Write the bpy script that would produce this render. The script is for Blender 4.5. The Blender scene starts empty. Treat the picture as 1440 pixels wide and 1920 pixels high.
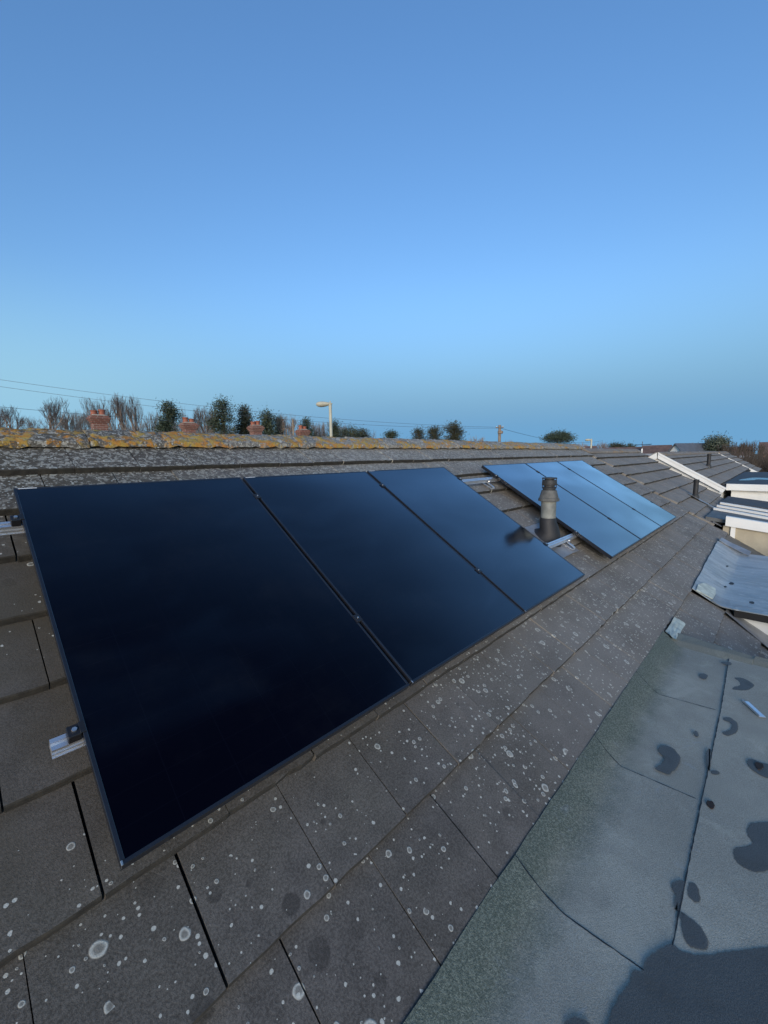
import bpy, bmesh, math, random
from mathutils import Vector, Matrix

sc = bpy.context.scene
col = sc.collection
rad = math.radians
# ------------------------------------------------------------------ camera
CP = Vector((-0.19025, -1.12804, 1.01981))
CR = Vector((0.69133427, -0.72235662, -0.01605735))
CU = Vector((0.10714012, 0.0805103, 0.99097885))
CF = Vector((0.71454735, 0.68681803, -0.13305291))
FPX = 772.74
cam = bpy.data.cameras.new('camera')
cam.sensor_fit = 'VERTICAL'; cam.sensor_height = 24.0; cam.lens = FPX / 1920 * 24.0
cam.clip_start = 0.03; cam.clip_end = 3000
camo = bpy.data.objects.new('camera', cam); col.objects.link(camo)
m = Matrix.Identity(4)
for i in range(3):
    m[i][0] = CR[i]; m[i][1] = CU[i]; m[i][2] = -CF[i]; m[i][3] = CP[i]
camo.matrix_world = m
sc.camera = camo
def at(px, py, d):
    """a point d metres in front of the viewpoint along a sight line"""
    return CP + (CR * ((px - 720) / FPX) + CU * (-(py - 960) / FPX) + CF) * d

# ------------------------------------------------------------------ sky, sun, exposure
SUN_AZ = 215.0      # degrees, counter-clockwise from +X, where the low sun stands (behind the viewer)
SUN_EL = 1.0
world = bpy.data.worlds.new('World'); sc.world = world; world.use_nodes = True
wn = world.node_tree.nodes; wl = world.node_tree.links
bg = wn['Background']
sky = wn.new('ShaderNodeTexSky'); sky.sky_type = 'NISHITA'; sky.sun_disc = False
sky.sun_elevation = rad(SUN_EL); sky.sun_rotation = rad(90 - SUN_AZ)
sky.air_density = 1.0; sky.dust_density = 0.4; sky.ozone_density = 3.0; sky.altitude = 10
# the earth's shadow and haze low in the sky opposite the sun: a duller blue band that fades out upwards and sideways
tc = wn.new('ShaderNodeTexCoord'); sx = wn.new('ShaderNodeSeparateXYZ')
wl.new(tc.outputs['Generated'], sx.inputs[0])
def wmath(op, a, b=None):
    n = wn.new('ShaderNodeMath'); n.operation = op
    for k, v in enumerate((a, b)):
        if v is None: continue
        if isinstance(v, (int, float)): n.inputs[k].default_value = v
        else: wl.new(v, n.inputs[k])
    return n.outputs[0]
def wstep(v, a, b, t0, t1):
    n = wn.new('ShaderNodeMapRange'); n.interpolation_type = 'SMOOTHSTEP'; wl.new(v, n.inputs[0])
    for k, q in enumerate((a, b, t0, t1)): n.inputs[k + 1].default_value = q
    return n.outputs[0]
hl = wmath('SQRT', wmath('ADD', wmath('MULTIPLY', sx.outputs[0], sx.outputs[0]), wmath('MULTIPLY', sx.outputs[1], sx.outputs[1])))
anti = wmath('DIVIDE', wmath('ADD', wmath('MULTIPLY', sx.outputs[0], math.cos(rad(10))), wmath('MULTIPLY', sx.outputs[1], math.sin(rad(10)))), wmath('MAXIMUM', hl, .001))
band = wmath('MULTIPLY', wstep(sx.outputs[2], .04, .37, 1, 0), wstep(anti, -.6, .2, .75, 1))
hz = wn.new('ShaderNodeMix'); hz.data_type = 'RGBA'; wl.new(wstep(anti, .22, .85, 0, 1), hz.inputs[0])
hz.inputs[6].default_value = (.30, .585, .80, 1); hz.inputs[7].default_value = (.160, .385, .645, 1)
mul = wn.new('ShaderNodeMix'); mul.data_type = 'RGBA'; wl.new(band, mul.inputs[0])
wl.new(sky.outputs[0], mul.inputs[6]); wl.new(hz.outputs[2], mul.inputs[7])
wl.new(mul.outputs[2], bg.inputs[0]); bg.inputs[1].default_value = 0.15
sl = bpy.data.lights.new('sun', 'SUN'); sl.energy = 0.46; sl.angle = rad(28); sl.color = (1.0, .90, .78)
so = bpy.data.objects.new('sun', sl); col.objects.link(so)
sd = Vector((math.cos(rad(SUN_AZ)) * math.cos(rad(SUN_EL + 10)), math.sin(rad(SUN_AZ)) * math.cos(rad(SUN_EL + 10)), math.sin(rad(SUN_EL + 10))))
so.rotation_euler = (-sd).to_track_quat('-Z', 'Y').to_euler()
sc.view_settings.view_transform = 'Standard'; sc.view_settings.look = 'None'
sc.view_settings.gamma = 1.0; sc.view_settings.use_curve_mapping = False
sc.view_settings.exposure = 2.72
sc.cycles.max_bounces = 6

# ------------------------------------------------------------------ helpers
TH = 0.54967                       # pitch of the main roof
ST, CT = math.sin(TH), math.cos(TH)
GZ = -6.2                          # ground level
TN = -0.12                         # tile surface below the face of the panels
def rp(u, v, n=0.0): return Vector((u, v * CT - n * ST, v * ST + n * CT))
def vec(*a): return Vector(a)

class MB:
    def __init__(s): s.v = []; s.f = []
    def add(s, vs, fs):
        o = len(s.v); s.v += [tuple(v) for v in vs]; s.f += [tuple(i + o for i in f) for f in fs]; return s
    def box(s, x0, x1, y0, y1, z0, z1, fn=None):
        vs = [Vector((x, y, z)) for z in (z0, z1) for y in (y0, y1) for x in (x0, x1)]
        if fn: vs = [fn(v) for v in vs]
        return s.add(vs, [(0, 2, 3, 1), (4, 5, 7, 6), (0, 1, 5, 4), (2, 6, 7, 3), (0, 4, 6, 2), (1, 3, 7, 5)])
    def bbox(s, x0, x1, y0, y1, z0, z1, b=.004, fn=None):
        """box with chamfered edges"""
        bm = bmesh.new(); bmesh.ops.create_cube(bm, size=1)
        for v in bm.verts:
            v.co = Vector(((x0 + x1) / 2 + v.co.x * (x1 - x0), (y0 + y1) / 2 + v.co.y * (y1 - y0), (z0 + z1) / 2 + v.co.z * (z1 - z0)))
        bmesh.ops.bevel(bm, geom=bm.edges[:], offset=b, segments=1, profile=.5, affect='EDGES')
        bm.verts.index_update()
        vs = [v.co.copy() for v in bm.verts]
        if fn: vs = [fn(v) for v in vs]
        s.add(vs, [[v.index for v in f.verts] for f in bm.faces]); bm.free(); return s
    def tube(s, pts, radii, n=8, cap=True):
        pts = [Vector(p) for p in pts]; o = len(s.v)
        if not hasattr(radii, '__len__'): radii = [radii] * len(pts)
        prev = None
        for i, p in enumerate(pts):
            d = (pts[min(i + 1, len(pts) - 1)] - pts[max(i - 1, 0)])
            if d.length < 1e-9: d = Vector((0, 0, 1))
            d.normalize()
            a = prev if prev is not None else (Vector((1, 0, 0)) if abs(d.x) < .8 else Vector((0, 1, 0)))
            a = (a - d * a.dot(d))
            if a.length < 1e-6: a = d.orthogonal()
            a.normalize(); b = d.cross(a); prev = a
            for k in range(n):
                t = 2 * math.pi * k / n
                s.v.append(tuple(p + (a * math.cos(t) + b * math.sin(t)) * radii[i]))
        for i in range(len(pts) - 1):
            for k in range(n):
                k2 = (k + 1) % n
                s.f.append((o + i * n + k, o + i * n + k2, o + (i + 1) * n + k2, o + (i + 1) * n + k))
        if cap:
            s.f.append(tuple(o + k for k in reversed(range(n)))); e = o + (len(pts) - 1) * n
            s.f.append(tuple(e + k for k in range(n)))
        return s
    def lathe(s, prof, n=24, c=(0, 0, 0), cap=True):
        return s.tube([Vector(c) + Vector((0, 0, z)) for r, z in prof], [r for r, z in prof], n, cap) if False else s._lathe(prof, n, c, cap)
    def _lathe(s, prof, n, c, cap):
        o = len(s.v)
        for r, z in prof:
            for k in range(n):
                t = 2 * math.pi * k / n
                s.v.append((c[0] + r * math.cos(t), c[1] + r * math.sin(t), c[2] + z))
        for i in range(len(prof) - 1):
            for k in range(n):
                k2 = (k + 1) % n
                s.f.append((o + i * n + k, o + i * n + k2, o + (i + 1) * n + k2, o + (i + 1) * n + k))
        if cap:
            s.f.append(tuple(o + k for k in reversed(range(n)))); e = o + (len(prof) - 1) * n
            s.f.append(tuple(e + k for k in range(n)))
        return s
    def prism(s, poly, a, b, fn):
        """poly: list of 2-D points, extruded from a to b; fn(p, q, t) -> 3-D"""
        n = len(poly); vs = [fn(p, q, t) for t in (a, b) for p, q in poly]
        fs = [tuple(range(n)), tuple(range(2 * n - 1, n - 1, -1))] + [(i, i + n, (i + 1) % n + n, (i + 1) % n) for i in range(n)]
        return s.add(vs, fs)
    def mesh(s, name, mat, smooth=False, fix=True):
        me = bpy.data.meshes.new(name); me.from_pydata(s.v, [], s.f)
        if fix:
            bm = bmesh.new(); bm.from_mesh(me); bmesh.ops.recalc_face_normals(bm, faces=bm.faces[:]); bm.to_mesh(me); bm.free()
        if mat: me.materials.append(mat)
        if smooth:
            me.polygons.foreach_set('use_smooth', [True] * len(me.polygons))
            if hasattr(me, 'set_sharp_from_angle'): me.set_sharp_from_angle(angle=rad(35))
        me.update(); return me
    def build(s, name, mat, parent=None, loc=None, rot=None, smooth=False, fix=True, inv=True):
        return obj(name, s.mesh(name, mat, smooth, fix), parent, loc, rot, inv)

def obj(name, me, parent=None, loc=None, rot=None, inv=True):
    """world-space mesh data under a parent that only carries a translation: shift it back"""
    o = bpy.data.objects.new(name, me); col.objects.link(o)
    if parent is not None:
        o.parent = parent
    if loc is not None: o.location = loc
    elif parent is not None and inv:
        p = parent; off = Vector((0, 0, 0))
        while p is not None: off += p.location; p = p.parent
        o.location = -off
    if rot is not None: o.rotation_euler = rot
    return o
def tag(o, label=None, cat=None, group=None, kind=None):
    if label: o['label'] = label
    if cat: o['category'] = cat
    if group: o['group'] = group
    if kind: o['kind'] = kind
    return o
def thing(name, label, cat, loc=(0, 0, 0), group=None, rot=None):
    o = bpy.data.objects.new(name, None); col.objects.link(o); o.location = loc
    o.empty_display_size = .2
    if rot: o.rotation_euler = rot
    return tag(o, label, cat, group)

# ------------------------------------------------------------------ materials
class NT:
    def __init__(s, name):
        s.m = bpy.data.materials.new(name); s.m.use_nodes = True
        s.t = s.m.node_tree; s.n = s.t.nodes; s.l = s.t.links; s.b = s.n['Principled BSDF']
        s.geo = None
    def node(s, ty, **kw):
        n = s.n.new(ty)
        for k, v in kw.items(): setattr(n, k, v)
        return n
    def link(s, a, b): s.l.new(a, b)
    def _in(s, inp, val):
        if hasattr(val, 'is_output') or isinstance(val, bpy.types.NodeSocket): s.link(val, inp)
        elif isinstance(val, (tuple, list)) and len(val) == 3 and inp.type == 'RGBA': inp.default_value = (*val, 1)
        else: inp.default_value = val
    def pos(s):
        if s.geo is None: s.geo = s.node('ShaderNodeNewGeometry')
        return s.geo.outputs['Position']
    def objc(s): return s.node('ShaderNodeTexCoord').outputs['Object']
    def roofc(s):
        """world position turned into the roof's plane: x along the eaves, y up the slope"""
        r = s.node('ShaderNodeVectorRotate', rotation_type='X_AXIS'); s.link(s.pos(), r.inputs['Vector']); r.inputs['Angle'].default_value = -TH
        return r.outputs[0]
    def math(s, op, a, b=None, c=None, clamp=False):
        n = s.node('ShaderNodeMath', operation=op, use_clamp=clamp)
        s._in(n.inputs[0], a)
        if b is not None: s._in(n.inputs[1], b)
        if c is not None: s._in(n.inputs[2], c)
        return n.outputs[0]
    def vmath(s, op, a, b):
        n = s.node('ShaderNodeVectorMath', operation=op); s._in(n.inputs[0], a); s._in(n.inputs[1], b); return n.outputs[0]
    def sep(s, v):
        n = s.node('ShaderNodeSeparateXYZ'); s.link(v, n.inputs[0]); return n.outputs
    def noise(s, v, scale, detail=3, rough=.55, dist=0, out=0, dims='3D'):
        n = s.node('ShaderNodeTexNoise', noise_dimensions=dims); s.link(v, n.inputs['Vector'])
        n.inputs['Scale'].default_value = scale; n.inputs['Detail'].default_value = detail
        n.inputs['Roughness'].default_value = rough; n.inputs['Distortion'].default_value = dist
        return n.outputs[out]
    def ramp(s, v, stops, mode='LINEAR'):
        n = s.node('ShaderNodeValToRGB'); n.color_ramp.interpolation = mode; s.link(v, n.inputs[0])
        e = n.color_ramp.elements
        while len(e) < len(stops): e.new(.5)
        for q, (p, c) in zip(e, stops): q.position = p; q.color = (c, c, c, 1) if not isinstance(c, tuple) else (*c, 1)
        return n.outputs[0]
    def step(s, v, a, b, t0=0., t1=1.):
        n = s.node('ShaderNodeMapRange', interpolation_type='SMOOTHSTEP', clamp=True)
        s._in(n.inputs[0], v); s._in(n.inputs[1], a); s._in(n.inputs[2], b); n.inputs[3].default_value = t0; n.inputs[4].default_value = t1
        return n.outputs[0]
    def mix(s, f, a, b, mode='MIX'):
        n = s.node('ShaderNodeMix', data_type='RGBA', blend_type=mode)
        s._in(n.inputs[0], f); s._in(n.inputs[6], a); s._in(n.inputs[7], b); return n.outputs[2]
    def rnd(s): return s.node('ShaderNodeObjectInfo').outputs['Random']
    def bump(s, h, strength=.3, dist=.01, normal=None):
        n = s.node('ShaderNodeBump'); s.link(h, n.inputs['Height']); n.inputs['Strength'].default_value = strength; n.inputs['Distance'].default_value = dist
        if normal is not None: s.link(normal, n.inputs['Normal'])
        return n.outputs[0]
    def done(s, color=None, rough=.8, normal=None, **kw):
        if color is not None: s._in(s.b.inputs['Base Color'], color)
        s._in(s.b.inputs['Roughness'], rough)
        if normal is not None: s.link(normal, s.b.inputs['Normal'])
        for k, v in kw.items(): s._in(s.b.inputs[k], v)
        return s.m

def spots(t, rc, scale, rmax, presence, seed, ring=True):
    """round lichen colonies: one candidate per cell; returns mask and rim brightness"""
    off = t.vmath('ADD', rc, (seed * 1.37, seed * 2.11, 0.0))
    wob = t.noise(off, scale * 1.6, 2, .5, out=1)
    w2 = t.vmath('MULTIPLY', t.vmath('SUBTRACT', wob, (.5, .5, .5)), (.2 / scale, .2 / scale, 0))
    off = t.vmath('ADD', off, w2)
    v = t.node('ShaderNodeTexVoronoi', voronoi_dimensions='2D', feature='F1'); t.link(off, v.inputs['Vector']); v.inputs['Scale'].default_value = scale
    c = t.sep(v.outputs['Color'])
    r = t.math('MULTIPLY_ADD', t.math('POWER', c[0], 2.0), rmax * .8, rmax * .2)
    k = t.math('DIVIDE', v.outputs['Distance'], r)
    on = t.math('LESS_THAN', c[1], presence)
    mask = t.math('MULTIPLY', t.step(k, .8, 1.05, 1, 0), on)
    rim = t.step(k, .40, .78, .30, 1.0) if ring else None
    return mask, rim

def make_tile_mat(name, base, dens, ridge=False, orange=0.0, far=False):
    t = NT(name); rc = t.roofc(); s = t.sep(rc); u, v = s[0], s[1]
    big = t.noise(rc, 1.7, 4, .6); mid = t.noise(rc, 9, 4, .6); fine = t.noise(rc, 160, 3, .7); grit = t.noise(rc, 420, 2, .6)
    c = t.mix(t.step(mid, .3, .72), tuple(x * .72 for x in base), tuple(x * 1.22 for x in base))
    c = t.mix(t.step(big, .35, .7), c, t.mix(.5, c, (base[0] * 1.05, base[1] * 1.06, base[2] * .86)))
    rr = t.math('MULTIPLY_ADD', t.rnd(), .34, .83)
    c = t.mix(1.0, c, t.node('ShaderNodeCombineXYZ').outputs[0], 'MIX') if False else c
    cc = t.node('ShaderNodeCombineColor'); [t.link(rr, cc.inputs[i]) for i in range(3)]
    c = t.mix(1.0, c, cc.outputs[0], 'MULTIPLY')
    c = t.mix(t.step(fine, .32, .68), t.mix(.35, c, (0.02, .02, .02)), t.mix(.16, c, (.34, .32, .3)))
    # dark algae blots
    dm, _ = spots(t, rc, 7.0, .30, .30, 9.1, False)
    c = t.mix(t.math('MULTIPLY', t.math('MULTIPLY', dm, .55), t.step(mid, .35, .6)), c, (.022, .021, .02))
    # lichen density: thin at the near end, thick along the top courses and further along
    d = t.math('ADD', t.math('ADD', t.step(u, -.2, 3.2, .0, .27), t.step(v, 1.2, 2.15, 0, .45)), t.step(t.noise(rc, .9, 3, .6), .35, .75, -.1, .22))
    d = t.math('MULTIPLY_ADD', d, dens, .075 * dens)
    if far: d = t.math('MULTIPLY', d, .35)
    m1, r1 = spots(t, rc, 11, .27, t.math('MULTIPLY', d, .75), 1.3)
    m2, r2 = spots(t, rc, 27, .36, t.math('MULTIPLY', d, .62), 4.7)
    m3, r3 = spots(t, rc, 62, .42, t.math('MULTIPLY', d, .55), 7.9, False)
    ol = t.math('MULTIPLY', t.math('MULTIPLY', t.step(v, -.15, .4), t.step(u, .2, 1.2, 1, 0)), t.step(big, .3, .6, .3, .75))
    c = t.mix(ol, c, (.078, .066, .046))
    # grey lichen bloom; the brighter exposure further along the roof is painted into it
    bl = t.math('MULTIPLY', t.step(t.noise(rc, 2.2, 3, .6), .2, .75, .45, 1.0), t.step(u, .5, 3.0, .03, .62))
    c = t.mix(bl, c, t.mix(fine, (.235, .22, .195), (.38, .36, .325)))
    c0 = c
    pale = t.mix(t.noise(rc, 190, 2, .6), (.36, .36, .31), (.72, .72, .64))
    c = t.mix(t.math('MULTIPLY', t.math('MULTIPLY', m1, r1), .86), c, pale)
    c = t.mix(t.math('MULTIPLY', t.math('MULTIPLY', m2, r2), .8), c, pale)
    c = t.mix(t.math('MULTIPLY', m3, .85), c, pale)
    # crusty grey-white cover on the topmost courses
    crust = t.math('MULTIPLY', t.step(t.noise(rc, 33, 5, .68, .6), .49, .60), t.step(v, 1.3, 2.2, 0, .95 * min(1, dens)))
    if far: crust = t.math('MULTIPLY', crust, .25)
    c = t.mix(crust, c, t.mix(mid, (.22, .21, .175), (.50, .48, .41)))
    h = t.math('ADD', t.math('MULTIPLY', fine, .6), t.math('MULTIPLY', grit, .5))
    h = t.math('ADD', h, t.math('MULTIPLY', t.math('ADD', m1, m2), .5))
    if ridge:
        on = t.noise(rc, 3.1, 5, .68, .8)
        fade = t.step(u, 1.5, 8.0, 0, .03)
        om = t.math('MULTIPLY', t.step(t.math('SUBTRACT', on, fade), .51 - orange * .045, .57 - orange * .045), t.step(t.noise(rc, 22, 5, .7), .40, .54))
        ocol = t.mix(t.step(t.noise(rc, 14, 3, .6), .35, .65), (.52, .36, .07), (.62, .24, .025))
        c = t.mix(t.math('MULTIPLY', om, .92), c, t.mix(t.noise(rc, 70, 3, .7), t.mix(.5, ocol, (.15, .11, .05)), ocol))
        h = t.math('ADD', h, t.math('MULTIPLY', om, 1.4))
    return t.done(c, .92, t.bump(h, .55, .004), **{'Specular IOR Level': .25})

def simple(name, c, rough=.6, metal=0., var=.12, scale=8., bumpy=0., spec=.5, coords='obj'):
    t = NT(name); v = t.objc() if coords == 'obj' else t.pos()
    n = t.noise(v, scale, 4, .6); n2 = t.noise(v, scale * 9, 3, .6)
    cc = t.mix(t.step(n, .3, .7), tuple(x * (1 - var) for x in c), tuple(min(1, x * (1 + var)) for x in c))
    cc = t.mix(t.step(n2, .3, .7, 0, .5), cc, t.mix(var, cc, (.05, .05, .05)))
    nm = t.bump(n2, bumpy, .004) if bumpy else None
    return t.done(cc, t.math('MULTIPLY_ADD', n2, .15, rough - .07), nm, **{'Metallic': metal, 'Specular IOR Level': spec})

M = {}
M['tile'] = make_tile_mat('concrete tile', (.095, .085, .075), 1.0)
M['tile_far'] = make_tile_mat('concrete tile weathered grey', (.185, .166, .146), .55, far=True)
M['ridge'] = make_tile_mat('concrete ridge tile with orange lichen', (.14, .130, .115), 1.15, True, 1.0)
M['ridge_far'] = make_tile_mat('concrete ridge tile plain', (.17, .125, .095), .7, True, -.6, far=True)
M['tail'] = simple('shaded mossy tile edge', (.034, .030, .022), .95, 0, .4, 30, bumpy=.4, coords='w')  # moss brown, darkened to paint in the shade along the course edges
M['deck'] = simple('dark roofing underlay', (.018, .017, .016), .95)

def felt_mat(name, base, moss=1.0):
    t = NT(name); p = t.pos(); s = t.sep(p)
    big = t.noise(p, 1.6, 4, .6); mid = t.noise(p, 7, 4, .62); gran = t.noise(p, 330, 2, .75); gr2 = t.noise(p, 120, 3, .7)
    c = t.mix(t.step(mid, .3, .7), tuple(x * .86 for x in base), tuple(x * 1.1 for x in base))
    c = t.mix(t.step(big, .36, .68, 0, .9), tuple(x * .78 for x in base), c)
    sd_ = t.step(t.noise(p, 3.2, 5, .68, .9), .5, .68, 0, .55)
    c = t.mix(sd_, c, tuple(x * 1.28 for x in base))
    # granules that kept their green by the tiles, where no one walks
    edge = t.math('ADD', s[1], t.math('MULTIPLY', t.math('SUBTRACT', t.noise(p, 5, 4, .65), .5), .22))
    gm = t.math('MULTIPLY', t.step(edge, -.77, -.58), moss)
    c = t.mix(t.math('MULTIPLY', gm, .78), c, (base[0] * .36, base[1] * .47, base[2] * .40))
    rr = t.math('MULTIPLY_ADD', t.rnd(), .12, .94)
    cc = t.node('ShaderNodeCombineColor'); [t.link(rr, cc.inputs[i]) for i in range(3)]
    c = t.mix(1., c, cc.outputs[0], 'MULTIPLY')
    c = t.mix(t.step(gran, .35, .66), t.mix(.30, c, (.03, .035, .035)), t.mix(.18, c, (.56, .57, .54)))
    # pale scuffs
    sc_ = t.math('MULTIPLY', t.step(t.noise(p, 11, 5, .7, 1.2), .60, .72), .4)
    c = t.mix(sc_, c, (.34, .37, .37))
    h = t.math('ADD', t.math('MULTIPLY', t.noise(p, 210, 3, .75), t.math('MULTIPLY_ADD', gm, 1.0, .6)), t.math('MULTIPLY', gran, .5))
    h = t.math('ADD', h, t.math('MULTIPLY', big, 2))
    c = t.mix(t.math('MULTIPLY', t.step(gr2, .42, .62, 1, 0), t.math('MULTIPLY', gm, .55)), c, (.035, .05, .04))
    return t.done(c, .9, t.bump(h, .6, .005), **{'Specular IOR Level': .3})
M['felt'] = felt_mat('mineral felt grey', (.44, .42, .335))
M['felt_kerb'] = felt_mat('mineral felt kerb mossy', (.24, .245, .19), 0)
M['felt_dark'] = simple('dark slate felt', (.05, .052, .055), .7, scale=2, bumpy=.3, coords='w')
def wet_mat():
    t = NT('wet felt'); p = t.pos(); gran = t.noise(p, 330, 2, .75); gr2 = t.noise(p, 120, 3, .7); mid = t.noise(p, 6, 3, .6)
    c = t.mix(t.step(gran, .35, .66), (.065, .067, .062), (.145, .15, .138))
    c = t.mix(t.step(mid, .35, .7, 0, .4), c, (.075, .078, .075))
    at_ = t.node('ShaderNodeAttribute', attribute_name='wetness')
    f = t.step(t.math('ADD', at_.outputs['Fac'], t.math('MULTIPLY', t.math('SUBTRACT', t.noise(p, 55, 4, .7), .5), .9)), .15, .75)
    f = t.math('MULTIPLY', f, t.step(t.noise(p, 9, 3, .6), .2, .5, .7, .96))
    tr = t.node('ShaderNodeBsdfTransparent'); mx = t.node('ShaderNodeMixShader'); t.link(f, mx.inputs[0]); t.link(tr.outputs[0], mx.inputs[1]); t.link(t.b.outputs[0], mx.inputs[2])
    t.link(mx.outputs[0], t.n['Material Output'].inputs['Surface'])
    return t.done(c, .55, t.bump(gr2, .35, .004), **{'Specular IOR Level': .4})
M['wet'] = wet_mat()
M['bitumen'] = simple('black bitumen', (.016, .017, .018), .6, scale=30)
M['rot'] = simple('dark brown leaf mulch', (.03, .018, .013), .8, scale=60, bumpy=.6)

def glass_mat():
    t = NT('solar glass'); o = t.objc(); s = t.sep(o)
    c = t.mix(t.noise(o, 3, 2, .5), (.0012, .0016, .005), (.0018, .0024, .007))
    # faint cell grid of an all-black module: thin lines a shade off the cells
    def lines(x, period, w):
        f = t.math('FRACT', t.math('DIVIDE', x, period)); d = t.math('MINIMUM', f, t.math('SUBTRACT', 1.0, f))
        return t.math('LESS_THAN', d, w / period)
    g = t.math('MAXIMUM', lines(t.math('ADD', s[0], .02), .182, .0012), lines(t.math('ADD', s[1], .01), .091, .0009))
    c = t.mix(t.math('MULTIPLY', g, .5), c, (.004, .005, .011))
    dust = t.step(t.noise(o, 2.2, 5, .7), .45, .75, 0, .010)
    c = t.mix(dust, c, (.3, .3, .3))
    r = t.math('MULTIPLY_ADD', t.noise(o, 5, 4, .6), .04, .12)
    nm = t.bump(t.noise(o, 1.3, 2, .5), .02, .02)
    # anti-reflective glass: next to nothing face on, a sky mirror at a low angle
    lw = t.node('ShaderNodeLayerWeight'); lw.inputs['Blend'].default_value = .5; t.link(nm, lw.inputs['Normal'])
    fr = t.math('MULTIPLY_ADD', t.math('POWER', lw.outputs['Facing'], 3.15), 1.3, .0005, clamp=True)
    st = t.node('ShaderNodeMapping'); t.link(t.pos(), st.inputs[0]); st.inputs['Scale'].default_value = (.8, 1.7, 1.7)  # painted sheen: noise patches in the reflectance imitate soft pale reflections
    sh = t.noise(st.outputs[0], 1.1, 1, .4, .3)
    fr = t.math('MULTIPLY', fr, t.step(sh, .3, .7, .84, 1.14), clamp=True)
    fr = t.math('ADD', fr, t.step(t.noise(st.outputs[0], 1.7, 2, .5, .6), .48, .75, 0, .016))
    gl = t.node('ShaderNodeBsdfGlossy'); gl.inputs['Color'].default_value = (.90, .95, 1, 1); t.link(r, gl.inputs['Roughness']); t.link(nm, gl.inputs['Normal'])
    mx = t.node('ShaderNodeMixShader'); t.link(fr, mx.inputs[0]); t.link(t.b.outputs[0], mx.inputs[1]); t.link(gl.outputs[0], mx.inputs[2])
    t.link(mx.outputs[0], t.n['Material Output'].inputs['Surface'])
    return t.done(c, .6, nm, **{'Specular IOR Level': 0.0})
M['glass'] = glass_mat()
M['frame'] = simple('black anodised frame', (.012, .014, .02), .32, .0, .1, 20, spec=.6)
M['alu'] = simple('mill aluminium', (.78, .79, .80), .34, .85, .05, 14)
M['clamp'] = simple('black clamp', (.012, .012, .014), .4)
M['steel'] = simple('stainless steel', (.70, .69, .66), .3, .9, .06, 40)
M['white'] = simple('white upvc', (.80, .80, .76), .35, 0, .03, 3, coords='w')
M['white_flat'] = simple('white painted board', (.76, .76, .72), .5, 0, .05, 4, coords='w')
M['beige'] = simple('beige cladding', (.42, .37, .27), .7, 0, .08, 5, coords='w')
M['beige_rev'] = simple('fawn soffit', (.45, .36, .28), .7)
M['lead'] = simple('weathered lead', (.30, .31, .32), .42, .35, .22, 5, bumpy=.25, coords='w')
M['lead_dark'] = simple('dull lead', (.115, .12, .118), .6, .2, .2, 6, bumpy=.25, coords='w')
M['pale'] = simple('pale flashing patch', (.50, .54, .46), .5, 0, .25, 12, bumpy=.2, coords='w')
M['vent_grey'] = simple('weathered grey plastic', (.19, .195, .17), .6, 0, .28, 9, bumpy=.3)
M['vent_mid'] = simple('stained grey plastic', (.105, .105, .095), .65, 0, .3, 12, bumpy=.3)
M['vent_dark'] = simple('sooty grey plastic', (.032, .032, .03), .6, 0, .25, 12, bumpy=.3)
M['boot'] = simple('black rubber boot', (.018, .018, .019), .62, 0, .3, 10, bumpy=.15)
M['shadow'] = simple('unlit void', (.01, .01, .01), .9)
def sheen_mat():
    """wet painted felt that mirrors the sky"""
    t = NT('wet blue coated felt'); p = t.pos()
    st = t.node('ShaderNodeMapping'); t.link(p, st.inputs[0]); st.inputs['Scale'].default_value = (2.2, .5, 1)
    n = t.noise(st.outputs[0], 2.6, 4, .6, .6); n2 = t.noise(p, 9, 4, .65); g = t.noise(p, 150, 2, .7)
    c = t.mix(t.step(n, .35, .68), (.25, .295, .32), (.41, .46, .48))
    c = t.mix(t.step(n2, .56, .72, 0, .8), c, (.56, .57, .55))
    wr = t.node('ShaderNodeMapping'); t.link(p, wr.inputs[0]); wr.inputs['Scale'].default_value = (5, 1.1, 1)
    wn_ = t.noise(wr.outputs[0], 2.2, 4, .6, 1.0); c = t.mix(t.step(wn_, .56, .64, 0, .55), c, (.13, .15, .165))
    c = t.mix(t.step(g, .3, .7, 0, .4), c, (.10, .12, .14))
    return t.done(c, .33, t.bump(t.math('ADD', t.math('ADD', n, wn_), t.math('MULTIPLY', n2, .4)), .5, .03), **{'Specular IOR Level': .6})
M['sheen'] = sheen_mat()
M['puddle'] = simple('puddle', (.05, .055, .06), .08, 0, .05, 3, spec=.8)
def brick_mat():
    t = NT('red brick'); p = t.objc(); b = t.node('ShaderNodeTexBrick'); s = t.sep(p)
    cb = t.node('ShaderNodeCombineXYZ'); t.link(t.math('ADD', s[0], s[1]), cb.inputs[0]); t.link(s[2], cb.inputs[1]); t.link(cb.outputs[0], b.inputs['Vector'])
    b.inputs['Color1'].default_value = (.22, .083, .055, 1); b.inputs['Color2'].default_value = (.15, .064, .048, 1); b.inputs['Mortar'].default_value = (.32, .26, .21, 1)
    b.inputs['Scale'].default_value = 1; b.inputs['Brick Width'].default_value = .225; b.inputs['Row Height'].default_value = .075; b.inputs['Mortar Size'].default_value = .008
    c = t.mix(t.step(t.noise(p, 5, 3, .6), .4, .7, 0, .5), b.outputs['Color'], (.18, .07, .05))
    return t.done(c, .9)
M['brick'] = brick_mat()
M['terracotta'] = simple('terracotta pot', (.30, .095, .05), .7, 0, .2, 6)
M['mortar'] = simple('pale mortar', (.40, .36, .30), .9)
M['bark'] = simple('grey brown twigs', (.20, .155, .125), .9, 0, .25, 2)
M['bark_pale'] = simple('pale brown twigs', (.26, .20, .155), .9, 0, .25, 2)
M['bark_dark'] = simple('dark twigs', (.075, .058, .045), .9, 0, .25, 2)
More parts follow.
